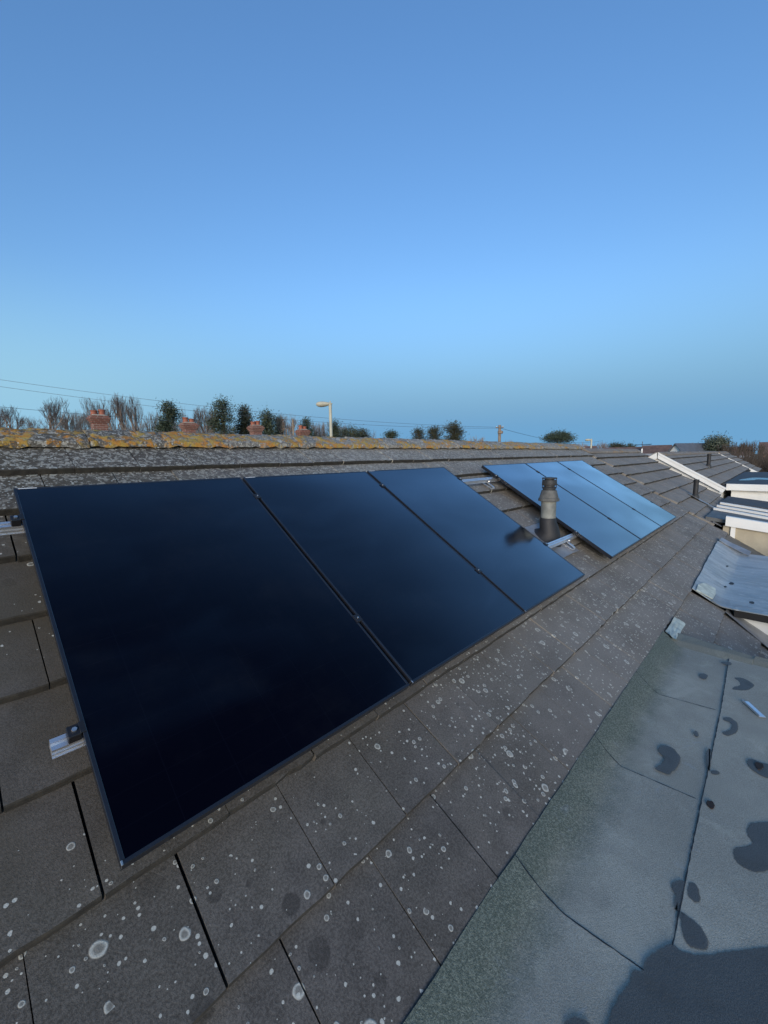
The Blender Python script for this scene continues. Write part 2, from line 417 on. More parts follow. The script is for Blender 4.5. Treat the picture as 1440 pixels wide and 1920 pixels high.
def leaf(name, a, b):
    t = NT(name); p = t.pos(); c = t.mix(t.step(t.noise(p, 1.4, 4, .65), .35, .68), a, b)
    return t.done(c, .75, **{'Specular IOR Level': .3})
M['pine'] = leaf('dark pine needles', (.04, .058, .036), (.09, .108, .062))
M['cypress'] = leaf('brown green cypress', (.045, .05, .026), (.085, .08, .04))
M['shrub'] = leaf('olive shrub leaves', (.05, .06, .028), (.10, .105, .05))
M['palm'] = leaf('pale palm fronds', (.06, .08, .045), (.17, .18, .13))
M['concrete'] = simple('pale green grey lamp paint', (.48, .46, .35), .6, 0, .08, 3)
M['pole'] = simple('weathered timber pole', (.24, .19, .14), .9, 0, .2, 4)
M['wire'] = simple('black cable', (.05, .055, .065), .6)
M['wall'] = simple('rendered wall', (.5, .46, .4), .85, 0, .1, 1, coords='w')
M['slate'] = simple('blue grey slate', (.10, .115, .135), .6, 0, .12, 2, coords='w')
M['redroof'] = simple('brown red clay roof', (.17, .10, .075), .85, 0, .25, 1.4, coords='w')
M['window'] = simple('dark window glass', (.03, .04, .05), .1)
M['grass'] = simple('winter grass', (.07, .085, .035), .95, 0, .3, .3, coords='w')
M['asphalt'] = simple('asphalt', (.05, .05, .05), .9, 0, .2, .6, coords='w')

# ------------------------------------------------------------------ ground
g = MB().add([(-400, -400, GZ), (1200, -400, GZ), (1200, 900, GZ), (-400, 900, GZ)], [(0, 1, 2, 3)]).build('ground', M['grass'])
tag(g, 'grass and gardens around the houses', kind='structure')
r = MB().box(-60, 120, 9.6, 15.2, GZ, GZ + .004).build('road', M['asphalt']); tag(r, 'asphalt road behind the houses', kind='structure')

# ------------------------------------------------------------------ tiles
GA, TW = .347, .342                # gauge and cover width
def tile_mesh(seed, w=TW - .0048, L=GA + .072, mat=None, th=.031):
    rnd = random.Random(seed); b = MB(); nx = 6
    drop = th + .007
    xs = [w * i / nx for i in range(nx + 1)]
    tail = [rnd.uniform(-.0025, .0015) - (.006 if rnd.random() < .06 else 0) for _ in xs]
    rows = []
    def row(ys, z): rows.append([(x, y, z) for x, y in zip(xs, ys)])
    row([-t for t in tail], -th)
    row([-t for t in tail], -.005)
    row([.004 - t for t in tail], -.0004)
    row([L] * (nx + 1), -drop)
    row([L] * (nx + 1), -drop - .018)
    vs = [p for r_ in rows for p in r_]; n = nx + 1; fs = []
    for j in range(4):
        for i in range(nx): fs.append((j * n + i, j * n + i + 1, (j + 1) * n + i + 1, (j + 1) * n + i))
    fs.append((0, n, 2 * n, 3 * n, 4 * n)); fs.append((nx, 4 * n + nx, 3 * n + nx, 2 * n + nx, n + nx))
    b.add(vs, fs)
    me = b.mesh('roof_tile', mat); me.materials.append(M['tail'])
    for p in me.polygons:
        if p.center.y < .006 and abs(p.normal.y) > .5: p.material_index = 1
    return me
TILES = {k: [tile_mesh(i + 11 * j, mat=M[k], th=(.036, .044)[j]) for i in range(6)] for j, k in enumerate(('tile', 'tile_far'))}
def lay(roof, u, v, mat, rnd, wob=1.0):
    me = TILES[mat][rnd.randrange(6)]
    o = bpy.data.objects.new('roof_tile', me); col.objects.link(o); o.parent = roof
    o.location = (u + rnd.uniform(-.002, .002), v + rnd.uniform(-.004, .004) * wob, TN + rnd.uniform(-.0025, .0015) * wob)
    o.rotation_euler = (rad(rnd.uniform(-.25, .25)) * wob, rad(rnd.uniform(-.45, .45)) * wob, rad(rnd.uniform(-.25, .25)) * wob)
    return o
def joined_tiles(roof, spots_, mat, rnd):
    b = MB()
    for u, v in spots_:
        me = TILES[mat][rnd.randrange(6)]
        b.add([(p.co.x + u, p.co.y + v, p.co.z + TN) for p in me.vertices], [tuple(f.vertices) for f in me.polygons])
    o = b.build('roof_tiles', M[mat], roof, loc=(0, 0, 0)); tag(o, kind='stuff'); return o
def ridge_mesh(seed, L, mat, half=.205, lump=1.0):
    """angular ridge tile with rounded crown, crusted and uneven; local x along the ridge, y across, z up"""
    rnd = random.Random(seed); b = MB(); nx, ny = 12, 14
    ph = [rnd.uniform(0, 6.28) for _ in range(8)]
    def lum(x, k): return lump * .004 * (math.sin(23 * x + ph[0] + k) + math.sin(41 * x + ph[1] + 1.7 * k) + .8 * math.sin(67 * x + ph[2] - 2.3 * k))
    vs = []
    for i in range(nx + 1):
        x = L * i / nx
        e = .004 if i in (0, nx) else 0
        for j in range(ny + 1):
            a = -1 + 2 * j / ny; y = a * half * CT * 1.02
            z = -abs(y) * math.tan(TH) + .045 * math.exp(-(a * 2.2) ** 2) * .3
            z = -math.sqrt((y * math.tan(TH)) ** 2 + .0012) + .035 + lum(x, j * .9) - e
            vs.append((x, y, z))
    m_ = len(vs)
    vs += [(x, y, z - .035) for x, y, z in vs]
    fs = []; n = ny + 1
    for i in range(nx):
        for j in range(ny):
            q = (i * n + j, (i + 1) * n + j, (i + 1) * n + j + 1, i * n + j + 1); fs.append(q); fs.append(tuple(m_ + k for k in reversed(q)))
    for j in range(ny):
        fs.append((j, j + 1, m_ + j + 1, m_ + j)); k = nx * n; fs.append((k + j + 1, k + j, m_ + k + j, m_ + k + j + 1))
    for i in range(nx):
        fs.append((i * n, m_ + i * n, m_ + (i + 1) * n, (i + 1) * n)); k = ny; fs.append((i * n + k, (i + 1) * n + k, m_ + (i + 1) * n + k, m_ + i * n + k))
    return b.add(vs, fs).mesh('ridge_tile', mat, smooth=True)

def roof_root(house, poly_u, vlo, vtop, org):
    """deck under the tiles; the object itself lies in the roof plane so that its children use (u, v, n)"""
    b = MB(); u0, u1 = poly_u
    b.box(u0, u1, vlo, vtop, TN - .105, TN - .085)
    o = bpy.data.objects.new('roof', b.mesh('roof', M['deck'])); col.objects.link(o); o.parent = house
    o.location = Vector(org) - house.location; o.rotation_euler = (TH, 0, 0)
    return o

# ------------------------------------------------------------------ house A (the roof in front of us)
HA = thing('house', 'house under the tiled roof that carries the solar panels', 'house', (2.9, 2.2, GZ))
RA = roof_root(HA, (-3.6, 9.44), -3.2, 2.50, (0, 0, 0))
rnd = random.Random(5)
extra = []
VR = [-.702 + GA * k for k in range(9)]
for k, v in enumerate(VR):
    ph = (.309 if k % 2 == 0 else .150)
    i0 = math.ceil((-.95 - ph) / TW); i = i0
    while True:
        u = ph + TW * i
        if u + TW > 9.56: break
        lay(RA, u, v, 'tile', rnd); i += 1
    for j in range(i0 - 7, i0): extra.append((ph + TW * j, v))
for k, v in enumerate((-1.049, -1.396, -1.743)):
    ph = .150 if k % 2 == 0 else .309
    for i in range(40):
        u = ph + TW * i
        if 3.72 < u < 5.25: lay(RA, u, v, 'tile', rnd)
for k in range(7):                                # lower courses out of sight below the dormers
    v = -2.09 - GA * (k - 0)
    if v < -3.2: break
    for i in range(-10, 27): extra.append((.15 + .159 * (k % 2) + TW * i, v))
joined_tiles(RA, extra, 'tile', rnd)
RIDGE_V = 2.55
# ridge line of A: where the two slopes meet
ry, rz = rp(0, RIDGE_V, TN).y, rp(0, RIDGE_V, TN).z
def ridge_row(house, x0, x1, y, z, mat, seed, half=.205, L=.46, lump=1.0):
    rn = random.Random(seed); x = x0; k = 0
    ms = [ridge_mesh(seed + q, L - .005, mat, half, lump) for q in range(5)]
    while x < x1 - .1:
        me = ms[rn.randrange(5)]
        o = bpy.data.objects.new('ridge_tile', me); col.objects.link(o); o.parent = house
        o.location = Vector((x, y, z + rn.uniform(-.004, .004))) - house.location
        o.rotation_euler = (rad(rn.uniform(-1.2, 1.2)), rad(rn.uniform(-.5, .5)), rad(rn.uniform(-.4, .4)))
        x += L; k += 1
ridge_row(HA, -2.32, 9.40, ry, rz, M['ridge'], 3)
b = MB()                                                        # mortar bedding under the ridge
b.prism([(-.16, -.14), (.16, -.14), (.04, -.06), (-.04, -.06)], -2.3, 9.42, lambda p, q, t: Vector((t, ry + p, rz + q)))
b.build('ridge_mortar', M['mortar'], HA)
# far slope of A, hidden from here
def back_slope(house, u0, u1, y, z, length, mat, pitch=TH):
    b = MB(); c, s_ = math.cos(pitch), math.sin(pitch)
    for k in range(int(length / GA)):
        a0, a1 = k * GA + .04, (k + 1) * GA + .07
        b.add([(u0, y + a0 * c, z - a0 * s_ - .028), (u1, y + a0 * c, z - a0 * s_ - .028), (u1, y + a1 * c, z - a1 * s_), (u0, y + a1 * c, z - a1 * s_)], [(0, 1, 2, 3)])
        b.add([(u0, y + a1 * c, z - a1 * s_), (u1, y + a1 * c, z - a1 * s_), (u1, y + a1 * c, z - a1 * s_ - .03), (u0, y + a1 * c, z - a1 * s_ - .03)], [(0, 1, 2, 3)])
    return b.build('back_roof_slope', mat, house)
back_slope(HA, -3.6, 9.44, ry, rz, 5.6, M['tile_far'])
# walls
ye = rp(0, -3.0, TN).y; ze = rp(0, -3.0, TN).z
b = MB(); zz = ze - .15
b.prism([(ye, GZ), (2 * ry - ye, GZ), (2 * ry - ye, zz), (ry, rz - .3), (ye, zz)], -3.5, 9.40, lambda p, q, t: Vector((t, p, q)))
b.build('wall', M['wall'], HA)

# dormer with the grey felt flat roof we look across
ZF = -.495
b = MB(); b.box(-3.2, 3.62, -3.7, -.545, ZF - .16, ZF - .012); b.build('flat_roof_deck', M['felt_dark'], HA)
b = MB(); b.box(-3.1, 3.52, -3.55, -.62, -2.35, ZF - .165); b.build('dormer_wall', M['white_flat'], HA)
def edge_pts(a, b_, n, amp, rn):
    out = []
    for i in range(n):
        t = i / n; out.append((a[0] + (b_[0] - a[0]) * t + rn.uniform(-amp, amp), a[1] + (b_[1] - a[1]) * t + rn.uniform(-amp, amp)))
    return out
def drape(outline, zf, cuts_x, cuts_y, name, mat, par, th=.0035, sub=1, seed=0, amp=.0):
    """a sheet cut to an outline and laid over the height zf(x, y), with thickness"""
    bm = bmesh.new(); vs_ = [bm.verts.new((x, y, 0)) for x, y in outline]; bm.faces.new(vs_)
    for ax_, cuts in ((0, cuts_x), (1, cuts_y)):
        for c in cuts:
            co = [0, 0, 0]; no = [0, 0, 0]; co[ax_] = c; no[ax_] = 1
            bmesh.ops.bisect_plane(bm, geom=bm.verts[:] + bm.edges[:] + bm.faces[:], plane_co=co, plane_no=no)
    for v in bm.verts: v.co.z = zf(v.co.x, v.co.y)
    r_ = bmesh.ops.extrude_face_region(bm, geom=bm.faces[:])
    for v in [e for e in r_['geom'] if isinstance(e, bmesh.types.BMVert)]: v.co.z -= th
    bmesh.ops.recalc_face_normals(bm, faces=bm.faces[:])
    me = bpy.data.meshes.new(name); bm.to_mesh(me); bm.free(); me.materials.append(M[mat])
    me.polygons.foreach_set('use_smooth', [True] * len(me.polygons)); me.set_sharp_from_angle(angle=rad(40))
    return obj(name, me, par)
def felt_z(x, y):
    """the felt lies flat and is dressed up against the tails of the tiles"""
    e = 0.0
    if y > -.70:
        t = min(1, (y + .66) / .125) if y > -.66 else 0; e = .033 * t
    return ZF + e + .0016 * math.sin(4.1 * x + 1.3) * math.sin(5 * y)
def felt_sheet(corners, dz, seed=0, n=9, amp=.003):
    rn = random.Random(seed); pts = []
    for i in range(len(corners)): pts += edge_pts(corners[i], corners[(i + 1) % len(corners)], n, amp, rn)
    x0 = min(p[0] for p in pts); x1 = max(p[0] for p in pts)
    cx = [x0 + .12 * k for k in range(1, int((x1 - x0) / .12) + 1)]
    return drape(pts, lambda x, y: felt_z(x, y) + dz, cx, [-.57, -.60, -.63, -.66, -.70, -.8, -.95], 'felt_sheet', 'felt', HA)
EY = -.527
SEAMS = [[(1.108, EY), (1.085, -.60), (1.055, -.733), (1.064, -1.0)], [(2.015, EY), (1.96, -.60), (1.908, -.685), (1.918, -.995)], [(2.892, EY), (2.82, -.60), (2.742, -.69), (2.782, -.987)]]
felt_sheet([(-.4, EY)] + SEAMS[0][:3] + [(1.064, -1.06), (-.4, -1.06)], .0030, seed=1)
felt_sheet([(.98, EY)] + SEAMS[1][:3] + [(1.918, -1.06), (.98, -1.06)], .0020, seed=2)
felt_sheet([(1.84, EY)] + SEAMS[2][:3] + [(2.782, -1.06), (1.84, -1.06)], .0010, seed=3)
felt_sheet([(2.66, EY), (3.78, EY), (3.63, -.66), (3.63, -1.06), (2.66, -1.06)], .0, seed=4)
felt_sheet([(-3.2, EY), (-.32, EY), (-.32, -1.06), (-3.2, -1.06)], .0040, seed=5)
LONG = [(-3.2, -.985), (.2, -1.0), (1.10, -1.006), (1.9, -.995), (2.78, -.988), (3.63, -.965)]
felt_sheet(LONG + [(3.63, -1.99), (-3.2, -1.99)], .0045, seed=6, n=14)
felt_sheet([(-3.2, -1.93), (3.63, -1.93), (3.63, -2.95), (-3.2, -2.95)], .0065, seed=7)
felt_sheet([(-3.2, -2.88), (3.63, -2.88), (3.63, -3.7), (-3.2, -3.7)], .0085, seed=8)
# bitumen that has bled out along the laps
def bleed(line, w, dz, seed):
    rn = random.Random(seed); L_ = []; R_ = []
    for a, b_ in zip(line, line[1:]):
        n = max(2, int((Vector(b_) - Vector(a)).length / .02))
        for i in range(n):
            p = Vector(a).lerp(Vector(b_), i / n); d = (Vector(b_) - Vector(a)).normalized(); q = Vector((-d.y, d.x)) * w * rn.uniform(.25, 1.0)
            o = Vector((rn.uniform(-.001, .001), rn.uniform(-.001, .001))); L_.append(p + q + o); R_.append(p - q + o)
    b = MB(); vs = []
    for p in L_ + R_: vs.append((p.x, p.y, felt_z(p.x, p.y) + dz))
    m_ = len(L_); vs += [(x, y, z - .002) for x, y, z in vs]
    fs = [(i, i + 1, m_ + i + 1, m_ + i) for i in range(m_ - 1)]
    b.add(vs, fs); return b.build('bitumen_seam', M['bitumen'], HA)
for k, l in enumerate(SEAMS): bleed(l, .0028, (.0036, .0026, .0016)[k], k)
bleed(LONG[1:], .003, .0052, 9)
# raised edge at the far end of the felt roof, in two lengths
def kerb(pts_in, pts_out, z0, h, seed):
    b = MB(); rn = random.Random(seed); n = len(pts_in); vs = []
    for (xi, yi), (xo, yo) in zip(pts_in, pts_out):
        j = lambda: rn.uniform(-.003, .003)
        vs += [(xi + j(), yi, z0 - .004), (xi + .10 + j(), yi, z0 + h * .85 + j()), (xo - .03 + j(), yo, z0 + h + j()), (xo + j(), yo, z0 + h * .55), (xo + j(), yo, z0 - .16)]
    fs = []
    for i in range(n - 1):
        for k in range(4): fs.append((i * 5 + k, i * 5 + k + 1, i * 5 + 5 + k + 1, i * 5 + 5 + k))
    fs += [(0, 1, 2, 3, 4), tuple((n - 1) * 5 + k for k in (4, 3, 2, 1, 0))]
    return b.add(vs, fs).build('felt_kerb', M['felt_kerb'], HA)
def lerp_pts(a, b_, n): return [(a[0] + (b_[0] - a[0]) * i / (n - 1), a[1] + (b_[1] - a[1]) * i / (n - 1)) for i in range(n)]
kerb(lerp_pts((3.60, -.60), (3.565, -1.095), 9), lerp_pts((3.88, -.60), (3.745, -1.105), 9), ZF, .022, 1)
kerb(lerp_pts((3.575, -1.098), (3.60, -3.6), 16), lerp_pts((3.755, -1.108), (3.80, -3.6), 16), ZF, .027, 2)
# pale lead-and-tape patch dressed over the corner
b = MB(); nn = 5; vs = []
cs = [rp(4.19, -.705, TN + .012), rp(4.21, -.80, TN + .014), vec(3.66, -.632, ZF + .03), vec(3.775, -.545, ZF + .033)]
rn = random.Random(2)
for i in range(nn + 1):
    for j in range(nn + 1):
        s_, t_ = i / nn, j / nn
        p = cs[0] * (1 - s_) * (1 - t_) + cs[1] * s_ * (1 - t_) + cs[3] * (1 - s_) * t_ + cs[2] * s_ * t_
        vs.append(p + vec(rn.uniform(-.006, .006), rn.uniform(-.003, .003), rn.uniform(0, .006)))
vs += [v - vec(0, 0, .006) for v in vs]; n1 = nn + 1; n2 = n1 * n1; fs = []
for i in range(nn):
    for j in range(nn):
        q = (i * n1 + j, (i + 1) * n1 + j, (i + 1) * n1 + j + 1, i * n1 + j + 1); fs += [q, tuple(n2 + k for k in reversed(q))]
b.add(vs, fs).build('flashing_patch', M['pale'], HA)
# wet patches that lie on the felt
WET = [
 [(2.173, -0.791), (2.211, -0.806), (2.218, -0.84), (2.184, -0.872), (2.136, -0.886), (2.057, -0.878), (2.028, -0.87), (1.996, -0.862), (1.991, -0.837), (1.995, -0.811), (2.017, -0.813), (2.067, -0.827), (2.111, -0.826), (2.135, -0.801)],
 [(3.29, -1.018), (3.321, -1.062), (3.268, -1.113), (3.212, -1.107), (3.148, -1.079), (3.109, -1.022), (3.152, -1.027), (3.2, -1.052), (3.257, -1.042)],
 [(2.706, -1.009), (2.73, -1.036), (2.69, -1.067), (2.599, -1.069), (2.531, -1.043), (2.527, -1.02), (2.555, -1.021), (2.593, -1.042), (2.654, -1.048), (2.678, -1.033), (2.679, -1.013)],
 [(2.367, -1.129), (2.388, -1.143), (2.388, -1.176), (2.398, -1.234), (2.339, -1.245), (2.284, -1.207), (2.278, -1.179), (2.301, -1.144), (2.336, -1.128)],
 [(1.864, -1.148), (1.914, -1.161), (1.951, -1.193), (1.984, -1.236), (1.928, -1.271), (1.813, -1.264), (1.714, -1.219), (1.666, -1.184), (1.654, -1.154), (1.666, -1.126), (1.707, -1.115), (1.74, -1.125), (1.769, -1.152), (1.804, -1.169), (1.832, -1.153)],
 [(1.453, -1.014), (1.462, -1.031), (1.426, -1.045), (1.399, -1.045), (1.39, -1.029), (1.413, -1.014)],
 [(1.319, -1.009), (1.321, -1.022), (1.312, -1.058), (1.291, -1.076), (1.264, -1.085), (1.242, -1.076), (1.225, -1.044), (1.244, -1.026), (1.28, -1.015)],
 [(1.42, -0.973), (1.449, -0.997), (1.401, -1.001), (1.324, -0.998), (1.327, -0.99), (1.375, -0.985), (1.39, -0.971)],
 [(1.478, -1.305), (1.389, -1.224), (1.316, -1.159), (1.225, -1.08), (1.197, -1.042), (1.189, -1.019), (1.191, -1.003), (1.155, -0.98), (1.115, -0.963), (1.091, -0.955), (1.053, -0.953), (1.036, -0.935), (0.991, -0.933), (0.943, -0.92), (0.89, -0.916), (0.857, -0.916), (0.8, -0.922), (0.70, -1.033), (0.75, -1.308), (1.0, -1.50), (1.35, -1.45)],
 [(0.779, -0.83), (0.796, -0.834), (0.814, -0.846), (0.827, -0.867), (0.826, -0.88), (0.8, -0.876), (0.769, -0.843)],
 [(2.318, -0.975), (2.332, -0.987), (2.195, -0.997), (2.156, -0.993), (2.236, -0.979)],
 [(3.186, -0.842), (3.223, -0.86), (3.208, -0.882), (3.148, -0.877), (3.138, -0.856)],
 [(2.161, -1.007), (2.175, -1.03), (2.153, -1.033), (2.137, -1.011)],
 [(2.44, -.90), (2.46, -.912), (2.43, -.925), (2.405, -.915)],
 [(3.50, -.93), (3.54, -.975), (3.50, -.985), (3.47, -.96)],
]
def smooth_loop(pts, sub, rn, amp):
    n = len(pts); out = []
    for i in range(n):
        p0, p1, p2, p3 = (Vector(pts[(i + k) % n]) for k in (-1, 0, 1, 2))
        for j in range(sub):
            t = j / sub
            q = .5 * ((2 * p1) + (p2 - p0) * t + (2 * p0 - 5 * p1 + 4 * p2 - p3) * t * t + (3 * p1 - p0 - 3 * p2 + p3) * t ** 3)
            out.append((q.x + rn.uniform(-amp, amp), q.y + rn.uniform(-amp, amp)))
    return out
def patch(pts, z, name, mat, par, amp=.0012, th=.0006, soft=.008):
    rn = random.Random(len(pts)); lp = smooth_loop(pts, 4, rn, amp)
    if mat != 'wet':
        b = MB(); b.prism(lp, z - th, z, lambda p, q, t: Vector((p, q, t))); return b.build(name, M[mat], par)
    # damp fades out over its rim: a ring of faces carries the fade
    P_ = [Vector(p) for p in lp]; n = len(P_); area = sum(P_[i].x * P_[(i + 1) % n].y - P_[(i + 1) % n].x * P_[i].y for i in range(n))
    sg = 1 if area > 0 else -1; inn = []; out = []
    for i in range(n):
        d = (P_[(i + 2) % n] - P_[i - 2]).normalized(); q = Vector((-d.y, d.x)) * sg
        inn.append(P_[i] + q * soft * .8); out.append(P_[i] - q * soft * .8)
    me = bpy.data.meshes.new(name)
    me.from_pydata([(p.x, p.y, z) for p in inn] + [(p.x, p.y, z) for p in out], [], [tuple(range(n))] + [(i, (i + 1) % n, n + (i + 1) % n, n + i) for i in range(n)])
    a = me.attributes.new('wetness', 'FLOAT', 'POINT')
    for i in range(n): a.data[i].value = 1.0; a.data[n + i].value = 0.0
    bm = bmesh.new(); bm.from_mesh(me); bmesh.ops.triangulate(bm, faces=[f for f in bm.faces if len(f.verts) > 4]); bmesh.ops.recalc_face_normals(bm, faces=bm.faces[:])
    if sum(f.normal.z for f in bm.faces) < 0: bmesh.ops.reverse_faces(bm, faces=bm.faces[:])
    bm.to_mesh(me); bm.free(); me.materials.append(M['wet']); return obj(name, me, par)
for k, w in enumerate(WET):
    cy = max(y for x, y in w)
    patch(w, ZF + .0070, 'wet_patch', 'wet', HA)
patch([(2.363, -1.156), (2.374, -1.176), (2.351, -1.183), (2.318, -1.169), (2.33, -1.16)], ZF + .0105, 'leaf_mulch', 'rot', HA, .003, .004)
patch([(1.92, -1.014), (1.937, -1.026), (1.92, -1.039), (1.892, -1.033), (1.898, -1.021)], ZF + .0103, 'leaf_mulch', 'rot', HA, .003, .004)

# offcut of metal strip lying on the felt
b = MB(); ax = vec(-.128, -.078, 0).normalized(); ay = vec(-ax.y, ax.x, 0)
c0 = vec(2.914, -1.127, ZF + .0065)
b.bbox(-.078, .078, -.017, .017, 0, .004, .001, lambda v: c0 + ax * v.x + ay * v.y + vec(0, 0, v.z + .004 * (v.x / .078) ** 2))
b.bbox(-.078, .078, -.017, -.014, .003, .014, .001, lambda v: c0 + ax * v.x + ay * v.y + vec(0, 0, v.z + .004 * (v.x / .078) ** 2))
o = b.build('metal_offcut', M['alu']); tag(o, 'short bright metal strip lying loose on the grey felt roof', 'metal strip')

# second dormer of A: blue-wet coated flat roof with lead edges
ZB = -.60
def apron_z(x, y, lift=.014):
    """flat at ZB, dressed up the tiles where it meets the slope"""
    n = TN + lift; v = (y + n * ST) / CT; tz = v * ST + n * CT
    k = .012; fl_ = ZB; m_ = max(tz, fl_); d = abs(tz - fl_)
    w = .0025 * math.sin(5.2 * x + 2 * math.sin(3 * y)) + .002 * math.sin(13 * y + 3.1 * x) + .0015 * math.sin(21 * x - 7 * y)
    return m_ + k * math.exp(-d / k) * .7 + w
rn = random.Random(4)
outl = []
cor = [(5.25, -.535), (6.2, -.520), (7.2, -.502), (8.25, -.484), (8.45, -.56), (8.36, -.75), (8.40, -.85), (8.38, -1.1), (8.38, -3.6), (5.25, -3.6), (5.25, -1.8)]
for i in range(len(cor)): outl += edge_pts(cor[i], cor[(i + 1) % len(cor)], 6, .003, rn)
drape(outl, apron_z, [5.25 + .14 * k for k in range(1, 23)], [-.56, -.60, -.64, -.68, -.71, -.735, -.755, -.775, -.80, -.86, -.95] + [-1.1 - .2 * k for k in range(12)], 'coated_flat_roof', 'sheen', HA, .010)
MB().box(5.262, 8.36, -3.55, -.90, ZB - .085, ZB - .012).build('dormer_fascia', M['deck'], HA)
MB().box(5.40, 8.2, -3.45, -.86, -2.3, ZB - .087).build('dormer_wall', M['white'], HA)
for hx, hy, hr in ((6.30, -.80, .030), (6.05, -.76, .018), (5.62, -1.02, .022), (7.05, -.70, .02)):      # small dark spots on the sheet
    patch([(hx + hr * 1.9 * math.cos(a), hy + hr * math.sin(a)) for a in (0, 1.05, 2.09, 3.14, 4.19, 5.24)], apron_z(hx, hy) + .004, 'dark_spot', 'bitumen', HA, .003, .003)
# lead flashing down the near cheek, and a pale tape patch on the roof's corner
def sheet_on_roof(corn, n, name, mat, par, lift, amp, seed, nu=8, nv=6, th=.004):
    rn = random.Random(seed); b = MB(); vs = []
    for i in range(nu + 1):
        for j in range(nv + 1):
            s_, t_ = i / nu, j / nv
            a = [corn[0][k] * (1 - s_) * (1 - t_) + corn[1][k] * s_ * (1 - t_) + corn[2][k] * s_ * t_ + corn[3][k] * (1 - s_) * t_ for k in (0, 1)]
            vs.append(rp(a[0] + rn.uniform(-amp, amp), a[1] + rn.uniform(-amp, amp), n + lift + rn.uniform(-amp, amp) * .6))
    nrm = rp(0, 0, 1) - rp(0, 0, 0); m0 = len(vs); vs += [v - nrm * th for v in vs]; fs = []; q_ = nv + 1
    for i in range(nu):
        for j in range(nv):
            q = (i * q_ + j, (i + 1) * q_ + j, (i + 1) * q_ + j + 1, i * q_ + j + 1); fs += [q, tuple(m0 + k for k in reversed(q))]
    for i in range(nu):
        fs += [(i * q_, m0 + i * q_, m0 + (i + 1) * q_, (i + 1) * q_), (i * q_ + nv, (i + 1) * q_ + nv, m0 + (i + 1) * q_ + nv, m0 + i * q_ + nv)]
    for j in range(nv):
        k = nu * q_; fs += [(j, j + 1, m0 + j + 1, m0 + j), (k + j, m0 + k + j, m0 + k + j + 1, k + j + 1)]
    b.add(vs, fs); return b.build(name, M[mat], par, smooth=True)
sheet_on_roof([(5.26, -1.045), (5.40, -1.045), (5.40, -2.0), (4.80, -2.0)], TN, 'lead_flashing', 'lead', HA, .004, .003, 3)
drape([(5.235, -.575), (5.45, -.565), (5.68, -.60), (5.72, -.70), (5.52, -.72), (5.30, -.715)], lambda x, y: apron_z(x, y, .024) + .002, [5.4, 5.55], [-.60, -.64, -.68], 'flashing_patch', 'pale', HA, .008)
drape([(5.238, -.716), (5.50, -.722), (5.52, -.845), (5.235, -.875)], lambda x, y: apron_z(x, y, .022) + .003, [5.35], [-.74, -.757, -.775, -.8], 'flashing_patch', 'lead', HA, .008)
# lead on the slope between the blue roof and the next dormer
sheet_on_roof([(8.30, -.62), (9.75, -.62), (9.75, -2.6), (8.30, -2.6)], TN, 'lead_valley', 'lead_dark', HA, -.05, .012, 5, 10, 10)
b = MB(); rn = random.Random(8)
q = [vec(8.30, -.50, -.405), vec(8.30, -.62, -.480), vec(8.18, -.88, ZB + .014), vec(8.36, -.90, ZB + .05), vec(8.46, -.66, -.465), vec(8.50, -.52, -.395)]
b.add(q + [v - vec(0, 0, .008) for v in q], [(0, 1, 4, 5), (1, 2, 3, 4), (6, 11, 10, 7), (7, 10, 9, 8)] + [(i, (i + 1) % 6, (i + 1) % 6 + 6, i + 6) for i in range(6)])
b.build('lead_flashing', M['lead'], HA)

# ------------------------------------------------------------------ house B
HB = thing('house', 'next house along, with clean dark grey roof and striped white dormer edge', 'house', (11.8, 2.0, GZ))
RB = roof_root(HB, (9.46, 14.24), -.7, 2.30, (0, 0, 0))
rnd = random.Random(17)
for k in range(9):
    v = 1.98 - GA * k
    if v < -.85: break
    ph = 9.47 + (.171 if k % 2 else 0); n = 14
    for i in range(n):
        u = ph + TW * i
        if u + TW > 14.30: continue
        if v < -.7: continue
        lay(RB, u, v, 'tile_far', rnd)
rbv = 2.36; rby, rbz = rp(0, rbv, TN).y, rp(0, rbv, TN).z
ridge_row(HB, 9.5, 14.2, rby, rbz, M['ridge_far'], 31, half=.19, lump=.5)
back_slope(HB, 9.46, 14.24, rby, rbz, 5.0, M['tile_far'])
b = MB(); b.prism([(-2.6, GZ), (2 * rby + 2.6, GZ), (2 * rby + 2.6, -2.2), (rby, rbz - .3), (-2.6, -2.2)], 9.46, 14.22, lambda p, q, t: Vector((t, p, q))); b.build('wall', M['wall'], HB)
# dormer of B: flat roof falls slightly outwards
def zb(y): return -.185 + .125 * (y + .2) if y < -.2 else -.185
b = MB()
ybs = [-.16, -.6, -1.1, -1.8, -3.2]
b.prism([(y, zb(y)) for y in ybs] + [(y, zb(y) - .10) for y in reversed(ybs)], 12.55, 14.22, lambda p, q, t: Vector((t, p, q))); b.build('flat_roof', M['felt_dark'], HB)
b = MB(); b.prism([(y, zb(y) - .035) for y in ybs] + [(y, zb(y) - .10) for y in reversed(ybs)], 9.74, 12.545, lambda p, q, t: Vector((t, p, q))); b.build('flat_roof', M['lead_dark'], HB)
for x in (12.30, 11.62, 11.02):
    b = MB(); b.prism([(y, zb(y) + .012) for y in ybs] + [(y, zb(y) - .033) for y in reversed(ybs)], x - .055, x + .055, lambda p, q, t: Vector((t - .3 * (-p - .2) * .9, p, q))); b.build('white_batten', M['white'], HB)
b = MB(); b.prism([(-.47, zb(-.47) + .045), (-3.3, zb(-3.3) + .045), (-3.3, zb(-3.3) - .085), (-.47, -.352)], 9.62, 9.735, lambda p, q, t: Vector((t, p, q))); b.build('fascia', M['white'], HB)
